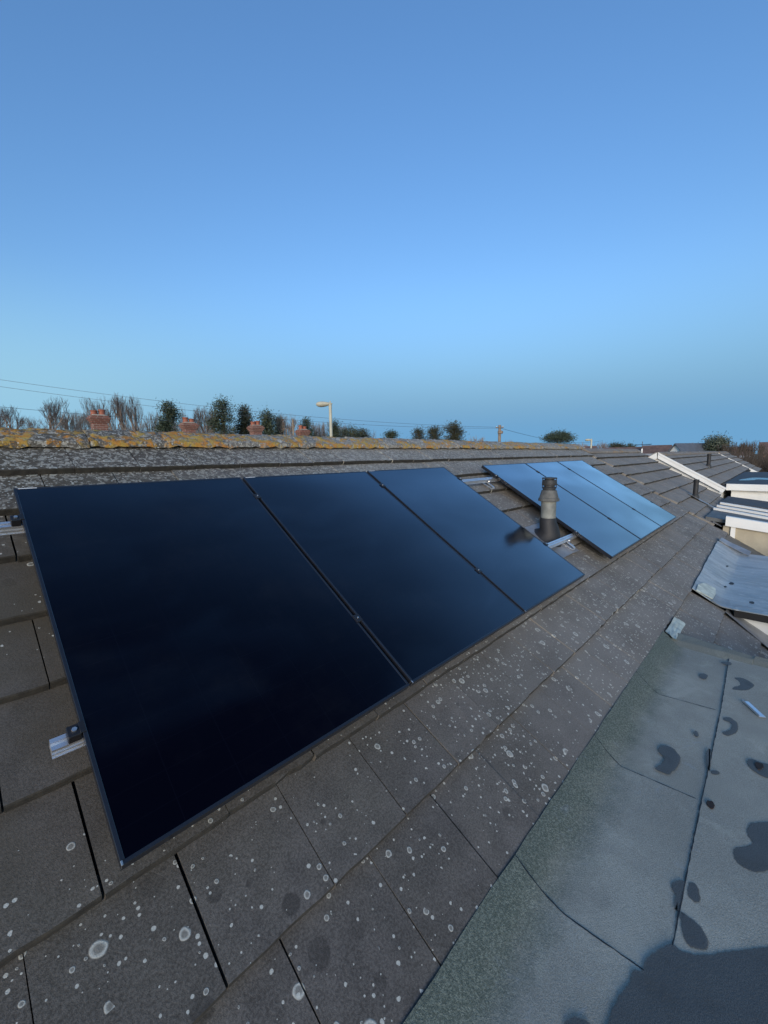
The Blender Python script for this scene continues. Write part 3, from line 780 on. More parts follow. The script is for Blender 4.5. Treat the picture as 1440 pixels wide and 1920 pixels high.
b = MB(); b.prism([(-.44, -.354), (-3.2, -.60), (-3.2, -2.15), (-1.096, -.93), (-.43, -.535)], 9.70, 9.73, lambda p, q, t: Vector((t, p, q))); b.build('cheek_board', M['beige'], HB)
b = MB(); b.prism([(-.55, -.35), (-.617, -.36), (-.617, -.585), (-.55, -.555)], 9.665, 9.698, lambda p, q, t: Vector((t, p, q))); b.build('window_post', M['white'], HB)
b = MB(); b.prism([(-.50, -.37), (-3.2, -.605), (-3.2, -2.05), (-.50, -.53)], 9.74, 12.5, lambda p, q, t: Vector((t, p, q))); b.build('dormer_wall', M['white_flat'], HB)
sheet_on_roof([(9.62, -.40), (11.2, -.22), (11.5, -.50), (9.70, -.56)], TN, 'lead_flashing', 'lead', HB, .012, .008, 9)
sheet_on_roof([(11.28, .33), (11.42, .33), (11.42, -.45), (11.28, -.45)], TN, 'lead_flashing', 'lead', HB, .014, .006, 10)

def small_vent(base, h, r_, label, group=None):
    t = thing('vent_pipe', label, 'vent pipe', base, group)
    MB().lathe([(r_, -.06), (r_, h * .84), (r_ * 1.04, h * .84), (r_ * 1.12, h * .86), (r_ * 1.12, h * .98), (r_ * .9, h), (r_ * .55, h * 1.0)], 16).build('pipe', M['boot'], t, loc=(0, 0, 0), smooth=True)
    b = MB(); b.lathe([(r_ * 1.75, -.07), (r_ * 1.5, .02), (r_ * 1.15, .06), (r_ * 1.03, .065)], 16); b.build('collar', M['vent_dark'], t, loc=(0, 0, 0), smooth=True)
    return t
small_vent(rp(11.42, .19, TN), .40, .05, 'short black vent pipe with lead strip on the dark grey neighbouring roof')

# ------------------------------------------------------------------ houses C and D, stepped forward
def stepped_house(x0, x1, ya, za, slope, yl, label, seed, clad, vent=None, dormer=None):
    pit = math.atan(slope); c, s_ = math.cos(pit), math.sin(pit)
    H = thing('house', label, 'house', ((x0 + x1) / 2, ya, GZ))
    P = lambda a, t, n=0.: Vector((t, ya - a * c - n * s_, za - a * s_ + n * c))   # a metres down the slope, n above it
    R_ = bpy.data.objects.new('roof', None)
    b = MB(); L = (ya - yl) / c
    b.add([P(a, t, n) for n in (-.03, -.06) for a in (0, L - .02) for t in (x0 + .02, x1)], [(0, 1, 3, 2), (4, 6, 7, 5), (0, 4, 5, 1), (2, 3, 7, 6)])
    R_ = obj('roof', b.mesh('roof', M['deck'])); R_.parent = H
    R_.location = Vector((0, ya, za)) - H.location; R_.rotation_euler = (pit, 0, 0)
    # mesh of the deck is in world space: bring it into the roof's frame
    inv = (Matrix.Translation(Vector((0, ya, za))) @ Matrix.Rotation(pit, 4, 'X')).inverted()
    R_.data.transform(inv)
    rn = random.Random(seed); k = 0
    while True:
        v = -.30 - GA * k - .05
        if -v > L + .05: break
        i = 0
        while True:
            u = x0 + (.171 if k % 2 else 0) + TW * i
            if u + TW > x1 + .05: break
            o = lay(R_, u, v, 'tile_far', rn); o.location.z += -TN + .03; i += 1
        k += 1
    ridge_row(H, x0, x1, ya, za + .03, M['ridge_far'], seed + 50, half=.19, lump=.5)
    back_slope(H, x0, x1, ya, za, 4.6, M['tile_far'], pit)
    b = MB(); zlo = za - (ya - yl) * slope
    b.prism([(yl + .1, GZ), (2 * ya - yl + 1.5, GZ), (2 * ya - yl + 1.5, zlo - 1.0), (ya, za - .075), (yl + .1, zlo - .015)], x0 + .06, x1, lambda p, q, t: Vector((t, p, q)))
    b.build('wall', M['white'] if clad else M['wall'], H)
    # barge boards along the near gable
    w = .15 if clad else .135
    b = MB()
    poly = [(0, .0), (L + .05, .0), (L + .05, -w), (w * .6, -w)]
    vs = [P(a, t, n + .018) for t in (x0 - .035, x0 + .015) for a, n in poly]
    b.add(vs, [(0, 1, 2, 3), (7, 6, 5, 4), (0, 4, 5, 1), (1, 5, 6, 2), (2, 6, 7, 3), (3, 7, 4, 0)]); b.build('barge_board', M['white'], H)
    b = MB()
    vs = [Vector((p.x, 2 * ya - p.y, p.z)) for p in [P(a, t, n + .018) for t in (x0 - .035, x0 + .015) for a, n in [(0.02, 0), (L + .05, 0), (L + .05, -w), (w * .6, -w)]]]
    b.add(vs, [(0, 1, 2, 3), (7, 6, 5, 4), (0, 4, 5, 1), (1, 5, 6, 2), (2, 6, 7, 3), (3, 7, 4, 0)]); b.build('barge_board', M['white'], H)
    if clad:
        b = MB(); vs = [P(a, t, n + .018) for t in (x0 - .05, x0 - .036) for a, n in [(.03, -.002), (L + .05, -.002), (L + .05, -.045), (.05, -.045)]]
        b.add(vs, [(0, 1, 2, 3), (7, 6, 5, 4), (0, 4, 5, 1), (1, 5, 6, 2), (2, 6, 7, 3), (3, 7, 4, 0)]); b.build('trim', M['white'], H)
    return H, P
HC, PC = stepped_house(14.30, 28.5, 1.53, 1.0, .607, -.06, 'stepped-forward house with large white clad gable beyond the dark grey roof', 71, True)
ZC = .095
MB().box(15.22, 24.2, -3.2, .12, ZC - .12, ZC).build('flat_roof', M['felt_dark'], HC)
MB().bbox(15.16, 15.215, -3.25, -.035, -.095, ZC - .005, .006).build('fascia', M['white'], HC)
MB().box(15.35, 24.0, -3.0, -.15, -2.0, ZC - .13).build('dormer_wall', M['white_flat'], HC)
for k, w in enumerate(([(18.9, -.50), (18.75, -.9), (18.7, -2.2), (17.7, -2.3), (17.6, -1.0), (17.75, -.62), (17.3, -.55), (16.95, -.30), (17.1, -.18), (18.1, -.32)],)):
    patch(w, ZC + .006, 'rain_puddle', 'puddle', HC, .02, .002)
small_vent(PC(.98, 17.82, .03), .42, .055, 'thin dark vent pipe on the roof behind the white gable')
HD, PD = stepped_house(28.6, 34.0, 1.50, .98, .60, -.28, 'farthest house of the row, white barge board edging its grey roof', 72, False)

# ------------------------------------------------------------------ mounting rails and hooks
def rail_profile():
    w, h = .019, .042      # half width, height; groove along the face
    return [(-w, 0), (-w, -.010), (-w + .006, -.012), (-w + .006, -.021), (-w, -.023), (-w, -.031), (-w + .005, -.033), (-w + .005, -.036), (-w - .004, -.038), (-w - .004, -h),
            (w + .004, -h), (w + .004, -.038), (w, -.036), (w, 0), (.006, 0), (.006, -.012), (-.006, -.012), (-.006, 0)]
RAILV = (1.495, .412)
PW, PH, PG = 1.134, 1.722, .02
G2 = 4.2328
starts = [0, PW + PG, 2 * (PW + PG), G2, G2 + PW + PG, G2 + 2 * (PW + PG)]
NT_ = -.032                          # underside of the frames
def clamp_end(u, v, side, par):
    b = MB()
    fn = lambda p: rp(u + side * p.x, v + p.y, p.z)
    b.bbox(-.036, -.002, -.019, .019, NT_ - .004, .001, .002, fn)
    b.bbox(-.006, .010, -.019, .019, .0012, .0048, .001, fn)
    o = b.build('end_clamp', M['clamp'], par)
    bb = MB(); c = [rp(u - side * .018, v, n) for n in (.001, .007)]; bb.tube(c, .0075, 6); q = bb.build('bolt', M['steel'], o); return o
def clamp_mid(u, v, par):
    b = MB(); fn = lambda p: rp(u + p.x, v + p.y, p.z)
    b.bbox(-.019, .019, -.022, .022, .0012, .0052, .001, fn); b.bbox(-.007, .007, -.022, .022, NT_, .0012, .001, fn)
    o = b.build('mid_clamp', M['clamp'], par)
    bb = MB(); bb.tube([rp(u, v, .005), rp(u, v, .0085)], .0045, 6); bb.build('bolt', M['steel'], o); return o
for v, lab in zip(RAILV, ('upper silver aluminium mounting rail running under both sets of panels', 'lower silver aluminium mounting rail running under both sets of panels')):
    t = thing('mounting_rail', lab, 'rail', rp(3.8, v, NT_ - .042), 'rails under the solar panels')
    b = MB(); b.prism(rail_profile(), -.075, starts[5] + PW + .07, lambda p, q, s_: rp(s_, v + p, NT_ + q)); b.build('rail_profile', M['alu'], t)
    clamp_end(0, v, 1, t); clamp_end(2 * (PW + PG) + PW, v, -1, t); clamp_end(G2, v, 1, t); clamp_end(starts[5] + PW, v, -1, t)
    for k in (0, 1, 3, 4): clamp_mid(starts[k] + PW + PG / 2, v, t)
def hook(u, v, label):
    t = thing('roof_hook', label, 'bracket', rp(u, v, TN), 'roof hooks holding the rails')
    w = .017
    path = [(.022, NT_ - .012), (.026, NT_ - .030), (-.028, NT_ - .040), (-.085, NT_ - .046), (-.108, NT_ - .052), (-.115, NT_ - .062), (-.108, NT_ - .072), (-.085, NT_ - .076), (.02, NT_ - .078), (.15, NT_ - .09)]
    path = [(.021, NT_ - .006), (.021, NT_ - .030), (.021, NT_ - .043), (-.07, NT_ - .044), (-.093, NT_ - .048), (-.101, NT_ - .058), (-.093, NT_ - .069), (-.07, NT_ - .074), (.06, NT_ - .079), (.12, NT_ - .094)]
    b = MB(); th = .006; vs = []; n = len(path)
    for i, (a, q) in enumerate(path):
        p0 = path[max(i - 1, 0)]; p1 = path[min(i + 1, n - 1)]; d = Vector((p1[0] - p0[0], p1[1] - p0[1])).normalized(); nn_ = Vector((-d.y, d.x)) * th / 2
        for s_ in (-1, 1):
            for k in (-1, 1): vs.append(rp(u + k * w, v - .022 + a + nn_.x * s_, q + nn_.y * s_))
    fs = []
    for i in range(n - 1):
        o = i * 4; fs += [(o, o + 1, o + 5, o + 4), (o + 2, o + 6, o + 7, o + 3), (o, o + 4, o + 6, o + 2), (o + 1, o + 3, o + 7, o + 5)]
    fs += [(0, 2, 3, 1), ((n - 1) * 4, (n - 1) * 4 + 1, (n - 1) * 4 + 3, (n - 1) * 4 + 2)]
    b.add(vs, fs).build('hook_arm', M['alu'], t)
    b = MB(); b.bbox(-w - .006, w + .006, -.034, -.027, NT_ - .04, NT_ - .012, .001, lambda p: rp(u + p.x, v + p.y, p.z)); b.build('foot_plate', M['steel'], t)
    bb = MB(); bb.tube([rp(u, v - .034, NT_ - .022), rp(u, v - .043, NT_ - .022)], .008, 6); bb.build('bolt', M['steel'], t)
    return t
hook(4.06, RAILV[0], 'silver roof hook under the upper rail in the gap between the panel groups')
hook(4.03, RAILV[1], 'silver roof hook under the lower rail beside the grey flue')

# ------------------------------------------------------------------ solar panels
def panel_meshes():
    fw, d = .011, .032
    b = MB()
    for x0, x1, y0, y1 in ((0, PW, 0, fw), (0, PW, PH - fw, PH), (0, fw, fw, PH - fw), (PW - fw, PW, fw, PH - fw)):
        b.bbox(x0, x1, y0, y1, -d, 0, .0012)
    fr = b.mesh('frame', M['frame'])
    gl = MB().box(fw - .0005, PW - fw + .0005, fw - .0005, PH - fw + .0005, -.008, -.0016).mesh('glass', M['glass'])
    bk = MB().box(fw, PW - fw, fw, PH - fw, -.014, -.0085).mesh('back_sheet', M['clamp'])
    lb = MB().box(.016, .085, PH - .0085, PH - .0035, 0, .0006).mesh('serial_label', M['white_flat'])
    ck = MB().bbox(.0005, .005, .0, .012, -.024, .0008, .0006).mesh('corner_key', M['steel'])
    return fr, gl, bk, lb, ck
PM = panel_meshes()
labels = ['largest, nearest black solar panel at the left end of the array',
          'second black solar panel from the left, darkening toward its lower edge',
          'third solar panel from the left, with the dark reflection of the flue',
          'pale blue-reflecting solar panel just behind the grey flue',
          'middle solar panel of the far group of three',
          'farthest solar panel, at the right end of the far group']
for k, (u0, lab) in enumerate(zip(starts, labels)):
    t = thing('solar_panel', lab, 'solar panel', rp(u0, 0, 0), 'solar panels on the tiled roof', (TH, 0, 0))
    rn = random.Random(k)
    for nm, me in zip(('frame', 'glass', 'back_sheet', 'serial_label', 'corner_key'), PM):
        if nm in ('serial_label', 'corner_key') and k > 2: continue
        obj(nm, me, t, (0, 0, 0))
    t.rotation_euler = (TH + rad(rn.uniform(-.06, .06)), rad(rn.uniform(-.06, .06)), 0)

# ------------------------------------------------------------------ flue in the gap
fb = rp(3.90, .535, TN)
F = thing('flue', 'grey weathered flue pipe with capped top between the panel groups', 'flue', fb)
def fl(prof, name, mat, n=32): return MB().lathe(prof, n).build(name, M[mat], F, loc=(0, 0, 0), smooth=True)
fl([(.070, -.05), (.071, .12), (.071, .385), (.069, .388)], 'pipe', 'vent_grey')
fl([(.086, .376), (.098, .380), (.100, .392), (.096, .408), (.090, .412), (.074, .470), (.070, .486), (.060, .488)], 'cone_collar', 'vent_mid')
fl([(.058, .485), (.060, .500), (.064, .502), (.066, .512), (.060, .518), (.050, .522), (.050, .532)], 'terminal_neck', 'vent_dark')
fl([(.050, .530), (.062, .534), (.066, .552), (.066, .572), (.061, .588), (.050, .590)], 'terminal_drum', 'vent_dark')
fl([(.044, .588), (.044, .600), (.069, .600), (.071, .605), (.069, .611), (.02, .616)], 'cap_plate', 'vent_dark')
for k in range(6):
    a = k * math.pi / 3; MB().tube([(.064 * math.cos(a), .064 * math.sin(a), .505), (.067 * math.cos(a), .067 * math.sin(a), .55), (.064 * math.cos(a), .064 * math.sin(a), .603)], .004, 5).build('cap_stay', M['vent_dark'], F, loc=(0, 0, 0))
# rubber boot leaning with the roof
b = MB(); n = 28; rings = [(.155, -.004, 0), (.150, .008, 0), (.128, .022, .05), (.108, .07, .35), (.096, .11, .75), (.083, .15, 1), (.076, .185, 1), (.073, .19, 1)]
vs = []
for r_, h, w in rings:
    for k in range(n):
        a = 2 * math.pi * k / n; x, y = r_ * math.cos(a), r_ * math.sin(a)
        on_roof = rp(x, y, .0 + h); up = Vector((x, y * .97, h + .02))
        vs.append(on_roof * (1 - w) + up * w)
fs = [(i * n + k, i * n + (k + 1) % n, (i + 1) * n + (k + 1) % n, (i + 1) * n + k) for i in range(len(rings) - 1) for k in range(n)]
b.add(vs, fs).build('boot', M['boot'], F, loc=(0, 0, 0), smooth=True)
o = sheet_on_roof([(3.74, .74), (4.12, .74), (4.14, .27), (3.72, .27)], TN, 'lead_slate', 'lead', F, .007, .004, 12)

# ------------------------------------------------------------------ terrace across the road with the red chimneys
def chimney_house(x, y, ztop, label, seed, w=.54):
    H = thing('house', label, 'house', (x, y, GZ), 'brick terraced houses across the road')
    rzz = 2.1
    MB().prism([(y - 4.4, GZ), (y + 4.4, GZ), (y + 4.4, -.5), (y, rzz - .15), (y - 4.4, -.5)], x - 1.82, x + 1.82, lambda p, q, t: Vector((t, p, q))).build('wall', M['brick'], H)
    b = MB()
    for sgn in (-1, 1):
        vs = [(t, y + sgn * a, z) for t in (x - 1.84, x + 1.84) for a, z in ((0, rzz), (4.8, -.75), (4.8, -.85), (0, rzz - .12))]
        b.add(vs, [(0, 1, 5, 4), (0, 3, 2, 1), (4, 5, 6, 7), (1, 2, 6, 5), (3, 7, 6, 2)])
    b.build('roof', M['redroof'], H)
    for xx in (-1.0, .8):
        for zz in (-5.2, -2.4):
            f_ = MB().bbox(x + xx - .5, x + xx + .5, y - 4.46, y - 4.40, zz, zz + 1.3, .01).build('window', M['white'], H)
            MB().box(x + xx - .42, x + xx + .42, y - 4.475, y - 4.462, zz + .08, zz + 1.22).build('pane', M['window'], f_)
    b = MB(); h = w / 2; d = h * .75; zt = ztop - .27
    b.bbox(x - h, x + h, y - d, y + d, rzz - .7, zt - .30, .01)
    for k, (e, z0, z1) in enumerate(((.04, zt - .299, zt - .225), (.075, zt - .224, zt - .15), (.11, zt - .149, zt - .075), (.06, zt - .074, zt))): b.bbox(x - h - e, x + h + e, y - d - e, y + d + e, z0, z1, .008)
    c = b.build('chimney', M['brick'], H)
    MB().bbox(x - h + .02, x + h - .02, y - d + .02, y + d - .02, zt, zt + .05, .02).build('flaunching', M['mortar'], c)
    for k, xx in enumerate((-h * .52, h * .52)):
        hh = .22 + .05 * ((seed + k) % 2)
        MB().lathe([(.15, .03), (.13, .06), (.115, hh * .75), (.135, hh * .78), (.14, hh * .92), (.12, hh), (.09, hh)], 14, (x + xx, y, zt)).build('chimney_pot', M['terracotta'], c, smooth=True)
    b = MB(); b.prism([(y - d - .12, rzz - .32), (y + d + .12, rzz - .32), (y + d + .05, rzz + .12), (y - d - .05, rzz + .12)], x - h - .02, x + h + .02, lambda p, q, t: Vector((t, p, q))); b.build('chimney_flashing', M['lead'], H)
CH = [(182, 768, 17.5, 'terraced house whose corbelled red chimney stands highest, leftmost behind the ridge'),
      (353, 783, 20.1, 'terraced house whose red chimney is second from the left behind the ridge'),
      (480, 789, 22.6, 'terraced house whose red chimney rises between two dark conifers'),
      (575, 797, 24.6, 'terraced house with the smallest red chimney, just left of the street lamp')]
for k, (px, py, d, lab) in enumerate(CH):
    p = at(px, py, d); chimney_house(p.x, 19.95, p.z, lab, k)

# ------------------------------------------------------------------ street lamps, poles, wires
def street_lamp(px, py, d, L, label, post_r, dirx):
    p = at(px, py, d); t = thing('street_lamp', label, 'street lamp', (p.x, p.y, GZ), 'street lamps behind the ridge')
    left = -(CR * L)
    left.z = 0
    dv = left.normalized(); h = p.z - GZ; k = L / .62
    MB().tube([(0, 0, 0), (0, 0, 1.2), (0, 0, 1.25), (0, 0, h - .1 * k)], [post_r * 1.6, post_r * 1.6, post_r * 1.15, post_r], 12).build('post', M['concrete'], t, loc=(0, 0, 0), smooth=True)
    b = MB(); b.tube([vec(0, 0, h - .22 * k), vec(0, 0, h - .08 * k), dv * .06 * k + vec(0, 0, h - .03 * k), dv * .22 * k + vec(0, 0, h - .03 * k)], [post_r * 1.1, post_r * 1.1, post_r, post_r * .8], 10); b.build('bracket', M['concrete'], t, loc=(0, 0, 0), smooth=True)
    # lantern: flattened teardrop
    b = MB(); side = vec(-dv.y, dv.x, 0); n = 14; prof = [(-.10, .03), (-.05, .07), (.05, .10), (.18, .15), (.34, .19), (.48, .185), (.58, .14), (.64, .06), (.655, .01)]
    vs = []
    for s_, r_ in prof:
        for q in range(n):
            a = 2 * math.pi * q / n; z = math.sin(a)
            vs.append((dv * s_ * k + side * (r_ * k * math.cos(a)) + vec(0, 0, h + (z * r_ * (.62 if z > 0 else .72)) * k - .025 * k - .02 * s_ * k)))
    fs = [(i * n + q, i * n + (q + 1) % n, (i + 1) * n + (q + 1) % n, (i + 1) * n + q) for i in range(len(prof) - 1) for q in range(n)] + [tuple(range(n)), tuple(range(len(prof) * n - 1, (len(prof) - 1) * n - 1, -1))]
    b.add(vs, fs).build('lantern', M['concrete'], t, loc=(0, 0, 0), smooth=True)
    MB().tube([vec(0, 0, h), vec(0, 0, h + .10 * k)], [.03 * k, .022 * k], 8).build('photocell', M['concrete'], t, loc=(0, 0, 0))
    return t
street_lamp(619, 756, 17, .56, 'tall pale street lamp with oval lantern pointing left behind the ridge', .062, 0)
street_lamp(1109, 824, 38, .55, 'small distant pale street lamp near the end of the orange ridge', .075, 0)
def pole(px, py, d, r_, label, cross=True):
    p = at(px, py, d); t = thing('utility_pole', label, 'utility pole', (p.x, p.y, GZ)); h = p.z - GZ
    MB().tube([(0, 0, 0), (0, 0, h)], [r_ * 1.4, r_], 10).build('post', M['pole'], t, loc=(0, 0, 0), smooth=True)
    if cross:
        MB().lathe([(.06, 0), (r_ + .14, .04), (r_ + .14, .30), (.06, .36)], 10, (.02, -.08, h - .95)).build('junction_box', M['pole'], t, loc=(0, 0, 0))
        MB().bbox(-.05, .05, -.45, .45, h - .30, h - .20, .01).build('cross_arm', M['pole'], t, loc=(0, 0, 0))
        for y in (-.38, .38): MB().lathe([(.02, 0), (.035, .03), (.03, .09), (.012, .1)], 8, (0, y, h - .20)).build('insulator', M['white_flat'], t, loc=(0, 0, 0))
    return p
pp = pole(937, 797, 45, .15, 'wooden telegraph pole with wires above the middle of the ridge')
pole(549, 786, 40, .09, 'thin pale pole standing left of the street lamp', False)
def wire(a, b_, sag, label, r_=.012):
    pts = []
    for i in range(41):
        t = i / 40; p = a.lerp(b_, t); p.z -= sag * 4 * t * (1 - t); pts.append(p)
    base = thing('overhead_wire', label, 'wire', a, 'overhead wires across the sky'); 
    MB().tube(pts, r_, 5).build('cable', M['wire'], base); return base
top = pp - vec(0, 0, .2)
wire(at(-260, 672, 27), top + vec(0, .38, 0), .9, 'highest overhead wire falling from upper left to the telegraph pole')
wire(at(-260, 685, 27), top + vec(0, -.38, -.15), 1.1, 'second overhead wire, just below the highest, ending at the telegraph pole')
wire(at(-260, 737, 24), at(330, 790, 40), .1, 'low thin wire at the far left, in front of the bare trees', .013)
wire(top + vec(0, .3, 0), at(1130, 826, 95), 1.0, 'thin wire running right from the telegraph pole', .02)

# ------------------------------------------------------------------ trees
def grow(b, p, d, L, r_, depth, rn, up, spread, kids, sides=4):
    n = 3; pts = [p]; q = p.copy(); dd = d.copy()
    for i in range(n):
        dd = (dd + Vector((rn.uniform(-1, 1), rn.uniform(-1, 1), rn.uniform(-.6, 1))) * .13 + Vector((0, 0, up * .12))).normalized()
        q = q + dd * (L / n); pts.append(q.copy())
    b.tube(pts, [r_ * (1 - .5 * i / n) for i in range(n + 1)], sides if depth > 2 else 3, False)
    if depth == 0: return
    for k in range(kids):
        t = rn.uniform(.35, 1.0) if k else 1.0
        i = min(int(t * n), n - 1); pos = pts[i].lerp(pts[i + 1], t * n - i)
        ax = Vector((rn.uniform(-1, 1), rn.uniform(-1, 1), rn.uniform(-.2, .5)))
        nd = (dd + ax * spread * (.55 if k == 0 else 1.0)); nd.z += up * .35; nd.normalize()
        grow(b, pos, nd, L * rn.uniform(.58, .80), r_ * (.58 if k else .66), depth - 1, rn, up, spread, kids, sides)
def bare_tree(px, py, d, wpx, label, seed, mat='bark', depth=6, kids=3, up=.5, spread=.6, group='bare winter trees behind the ridge', stems=1, base=None):
    p = at(px, py, d); h = p.z - GZ
    t = thing('bare_tree', label, 'tree', (p.x, p.y, GZ), group)
    rn = random.Random(seed); b = MB(); tr = MB(); bp = base or (800 + max(0, px) * .032); ch = (bp + 22 - py) / FPX * d; th_ = max(h * .2, h - ch)
    wid = wpx / FPX * d / 2
    for s_ in range(stems):
        ox = vec(rn.uniform(-1, 1), rn.uniform(-1, 1), 0) * (.0 if stems == 1 else wid * .5)
        tr.tube([ox * .4, ox * .8 + vec(.05, .03, th_ * .5), ox + vec(0, .05, th_)], [h * .016, h * .012, h * .009], 7)
        for k in range(4):
            a = rn.uniform(0, 6.28); dv = vec(math.cos(a) * spread * .8, math.sin(a) * spread * .8, 1).normalized()
            grow(b, ox + vec(0, .05, th_), dv, ch * .34, max(.05, ch * .014), depth - 1, rn, up, spread, kids)
    # fit the crown to its measured height and width
    zs = max(v[2] for v in b.v); rs = sorted(math.hypot(v[0], v[1]) for v in b.v)[int(len(b.v) * .97)]
    fz = (h - th_) / (zs - th_); fr = wid / rs
    b.v = [(x * fr, y * fr, th_ + (z - th_) * fz) if z > th_ else (x * fr, y * fr, z) for x, y, z in b.v]
    tr.v = [(x * (fr if stems > 1 else 1), y * (fr if stems > 1 else 1), z) for x, y, z in tr.v]
    tr.build('trunk', M[mat], t, loc=(0, 0, 0), smooth=True, fix=False); b.build('crown', M[mat], t, loc=(0, 0, 0), fix=False)
    return t
def leaf_crown(b, c, rx, rz_, n, rn, size, shape='ball', clump=14):
    for k in range(n):
        while True:
            v = Vector((rn.uniform(-1, 1), rn.uniform(-1, 1), rn.uniform(-1, 1)))
            if .25 < v.length < 1: break
        if shape == 'cone':
            f = 1 - .82 * (v.z * .5 + .5); v.x *= f; v.y *= f
        elif shape == 'dome':
            f = math.sqrt(max(.05, 1 - max(0, v.z) ** 2)); v.x *= f * 1.05; v.y *= f * 1.05
        elif shape == 'umbrella':
            v.z = abs(v.z) * .9 - .1 * rn.random() if rn.random() < .85 else v.z * .6
            f = 1 - .25 * max(0, v.z); v.x *= f; v.y *= f
        cc = Vector((c[0] + v.x * rx, c[1] + v.y * rx, c[2] + v.z * rz_))
        cr = size * rn.uniform(1.2, 2.6)
        for j in range(clump):
            o = cc + Vector((rn.gauss(0, cr), rn.gauss(0, cr), rn.gauss(0, cr * .7)))
            a = Vector((rn.uniform(-1, 1), rn.uniform(-1, 1), rn.uniform(-.3, 1))).normalized() * size * rn.uniform(.7, 1.6)
            w = a.orthogonal().normalized() * size * .28
            q = len(b.v); b.v += [tuple(o - w), tuple(o + w), tuple(o + a)]; b.f.append((q, q + 1, q + 2))
def leafy(name, px, py, d, wpx, hpx, label, seed, mat, shape='ball', n=230, size=.2, group='evergreen trees behind the ridge', cat='tree', lobes=1, trunk_mat='bark_dark'):
    p = at(px, py, d); h = p.z - GZ; rx = wpx / FPX * d / 2; rz_ = hpx / FPX * d / 2
    t = thing(name, label, cat, (p.x, p.y, GZ), group); rn = random.Random(seed)
    tr = MB(); cz = h - rz_
    tr.tube([vec(0, 0, 0), vec(.06, .04, h * .5), vec(0, 0, h - rz_ * .3)], [h * .022, h * .017, h * .006], 7)
    for k in range(9):
        a = rn.uniform(0, 6.28); z = cz + rn.uniform(-.7, .6) * rz_; e = rx * rn.uniform(.5, .85)
        tr.tube([vec(0, 0, z - .3 * e), vec(math.cos(a) * e * .5, math.sin(a) * e * .5, z), vec(math.cos(a) * e, math.sin(a) * e, z + .15 * e)], [h * .008, h * .005, h * .002], 4, False)
    tr.build('trunk', M[trunk_mat], t, loc=(0, 0, 0), smooth=True, fix=False)
    b = MB()
    if lobes == 1: leaf_crown(b, (0, 0, cz), rx, rz_, n, rn, size, shape)
    else:
        for k in range(lobes):
            a = rn.uniform(0, 6.28); z_ = (k + .5) / lobes * 1.6 - .9; rr = rn.uniform(.2, .62) * rx * (1 - .45 * max(0, z_)); z = cz + z_ * rz_
            leaf_crown(b, (math.cos(a) * rr, math.sin(a) * rr, z), rx * rn.uniform(.4, .68), rz_ * rn.uniform(.16, .32), n // lobes, rn, size, 'ball')
        leaf_crown(b, (0, 0, h - rz_ * .22), rx * .3, rz_ * .22, n // lobes, rn, size, 'cone')
    b.build('crown', M[mat], t, loc=(0, 0, 0), fix=False); return t

bare_tree(8, 757, 50, 80, 'bare tree cut by the left edge of the picture', 1, 'bark', stems=2)
bare_tree(78, 738, 46, 74, 'broad bare tree standing alone at far left', 2, 'bark', up=.5)
bare_tree(128, 764, 55, 74, 'low bare brushy tree left of the tallest chimney', 3, 'bark_pale', stems=3, depth=4)
bare_tree(181, 744, 50, 46, 'narrow bare tree right behind the tallest chimney', 4, 'bark', up=.6, spread=.6)
bare_tree(204, 733, 48, 54, 'tallest bare tree just right of the leftmost chimney', 5, 'bark', up=.6, spread=.6)
bare_tree(233, 734, 48, 52, 'bare upright tree in the middle of the tall bare group', 6, 'bark', up=.6, spread=.6)
bare_tree(256, 739, 47, 52, 'bare forked tree at the right of the tall bare group', 7, 'bark', up=.7, spread=.5)
bare_tree(284, 764, 60, 50, 'faint low bare tree left of the first dark pine', 8, 'bark_pale', depth=4, stems=2)
leafy('pine_tree', 313, 756, 48, 38, 62, 'dark rounded pine left of the second chimney', 9, 'pine', lobes=8, n=300, size=.2)
bare_tree(340, 760, 58, 28, 'thin bare tree between the dark pine and second chimney', 10, 'bark_pale', depth=4)
bare_tree(384, 756, 52, 52, 'bare pale tree right of the second chimney', 11, 'bark', up=.8, stems=2)
leafy('pine_tree', 416, 748, 46, 44, 78, 'tallest dark pine with ragged open branches', 12, 'pine', lobes=9, n=330, size=.19)
leafy('cypress_tree', 457, 761, 50, 40, 74, 'brownish green conical cypress left of the third chimney', 13, 'cypress', 'cone', n=420, size=.2)
leafy('pine_tree', 500, 769, 50, 30, 56, 'dark pine right behind the third chimney', 14, 'pine', 'cone', n=280, size=.2)
leafy('pine_tree', 521, 782, 54, 22, 40, 'small dark pine right of the third chimney', 15, 'pine', lobes=5, n=180, size=.18)
bare_tree(541, 773, 52, 44, 'bare tree between the third and fourth chimneys', 16, 'bark_pale', up=.8)
leafy('pine_tree', 575, 787, 56, 22, 34, 'small ragged pine above the smallest chimney', 17, 'pine', lobes=5, n=150, size=.17)
bare_tree(602, 790, 60, 36, 'low bare brush left of the street lamp post', 18, 'bark_pale', depth=4, stems=3)
leafy('pine_tree', 627, 788, 56, 26, 44, 'dark pine partly behind the street lamp post', 19, 'pine', 'cone', n=220, size=.18)
bare_tree(645, 788, 62, 12, 'thin bare sapling right of the street lamp', 20, 'bark', depth=4, up=1.)
leafy('shrub', 657, 800, 58, 34, 30, 'olive shrub right of the street lamp', 21, 'shrub', n=200, size=.18, cat='shrub')
leafy('shrub', 678, 805, 62, 26, 22, 'small dark shrub at the end of the evergreen clump', 22, 'cypress', n=150, size=.18, cat='shrub')
leafy('round_tree', 733, 810, 75, 22, 14, 'tiny dome-shaped dark tree on the skyline', 23, 'pine', 'umbrella', n=150, size=.2)
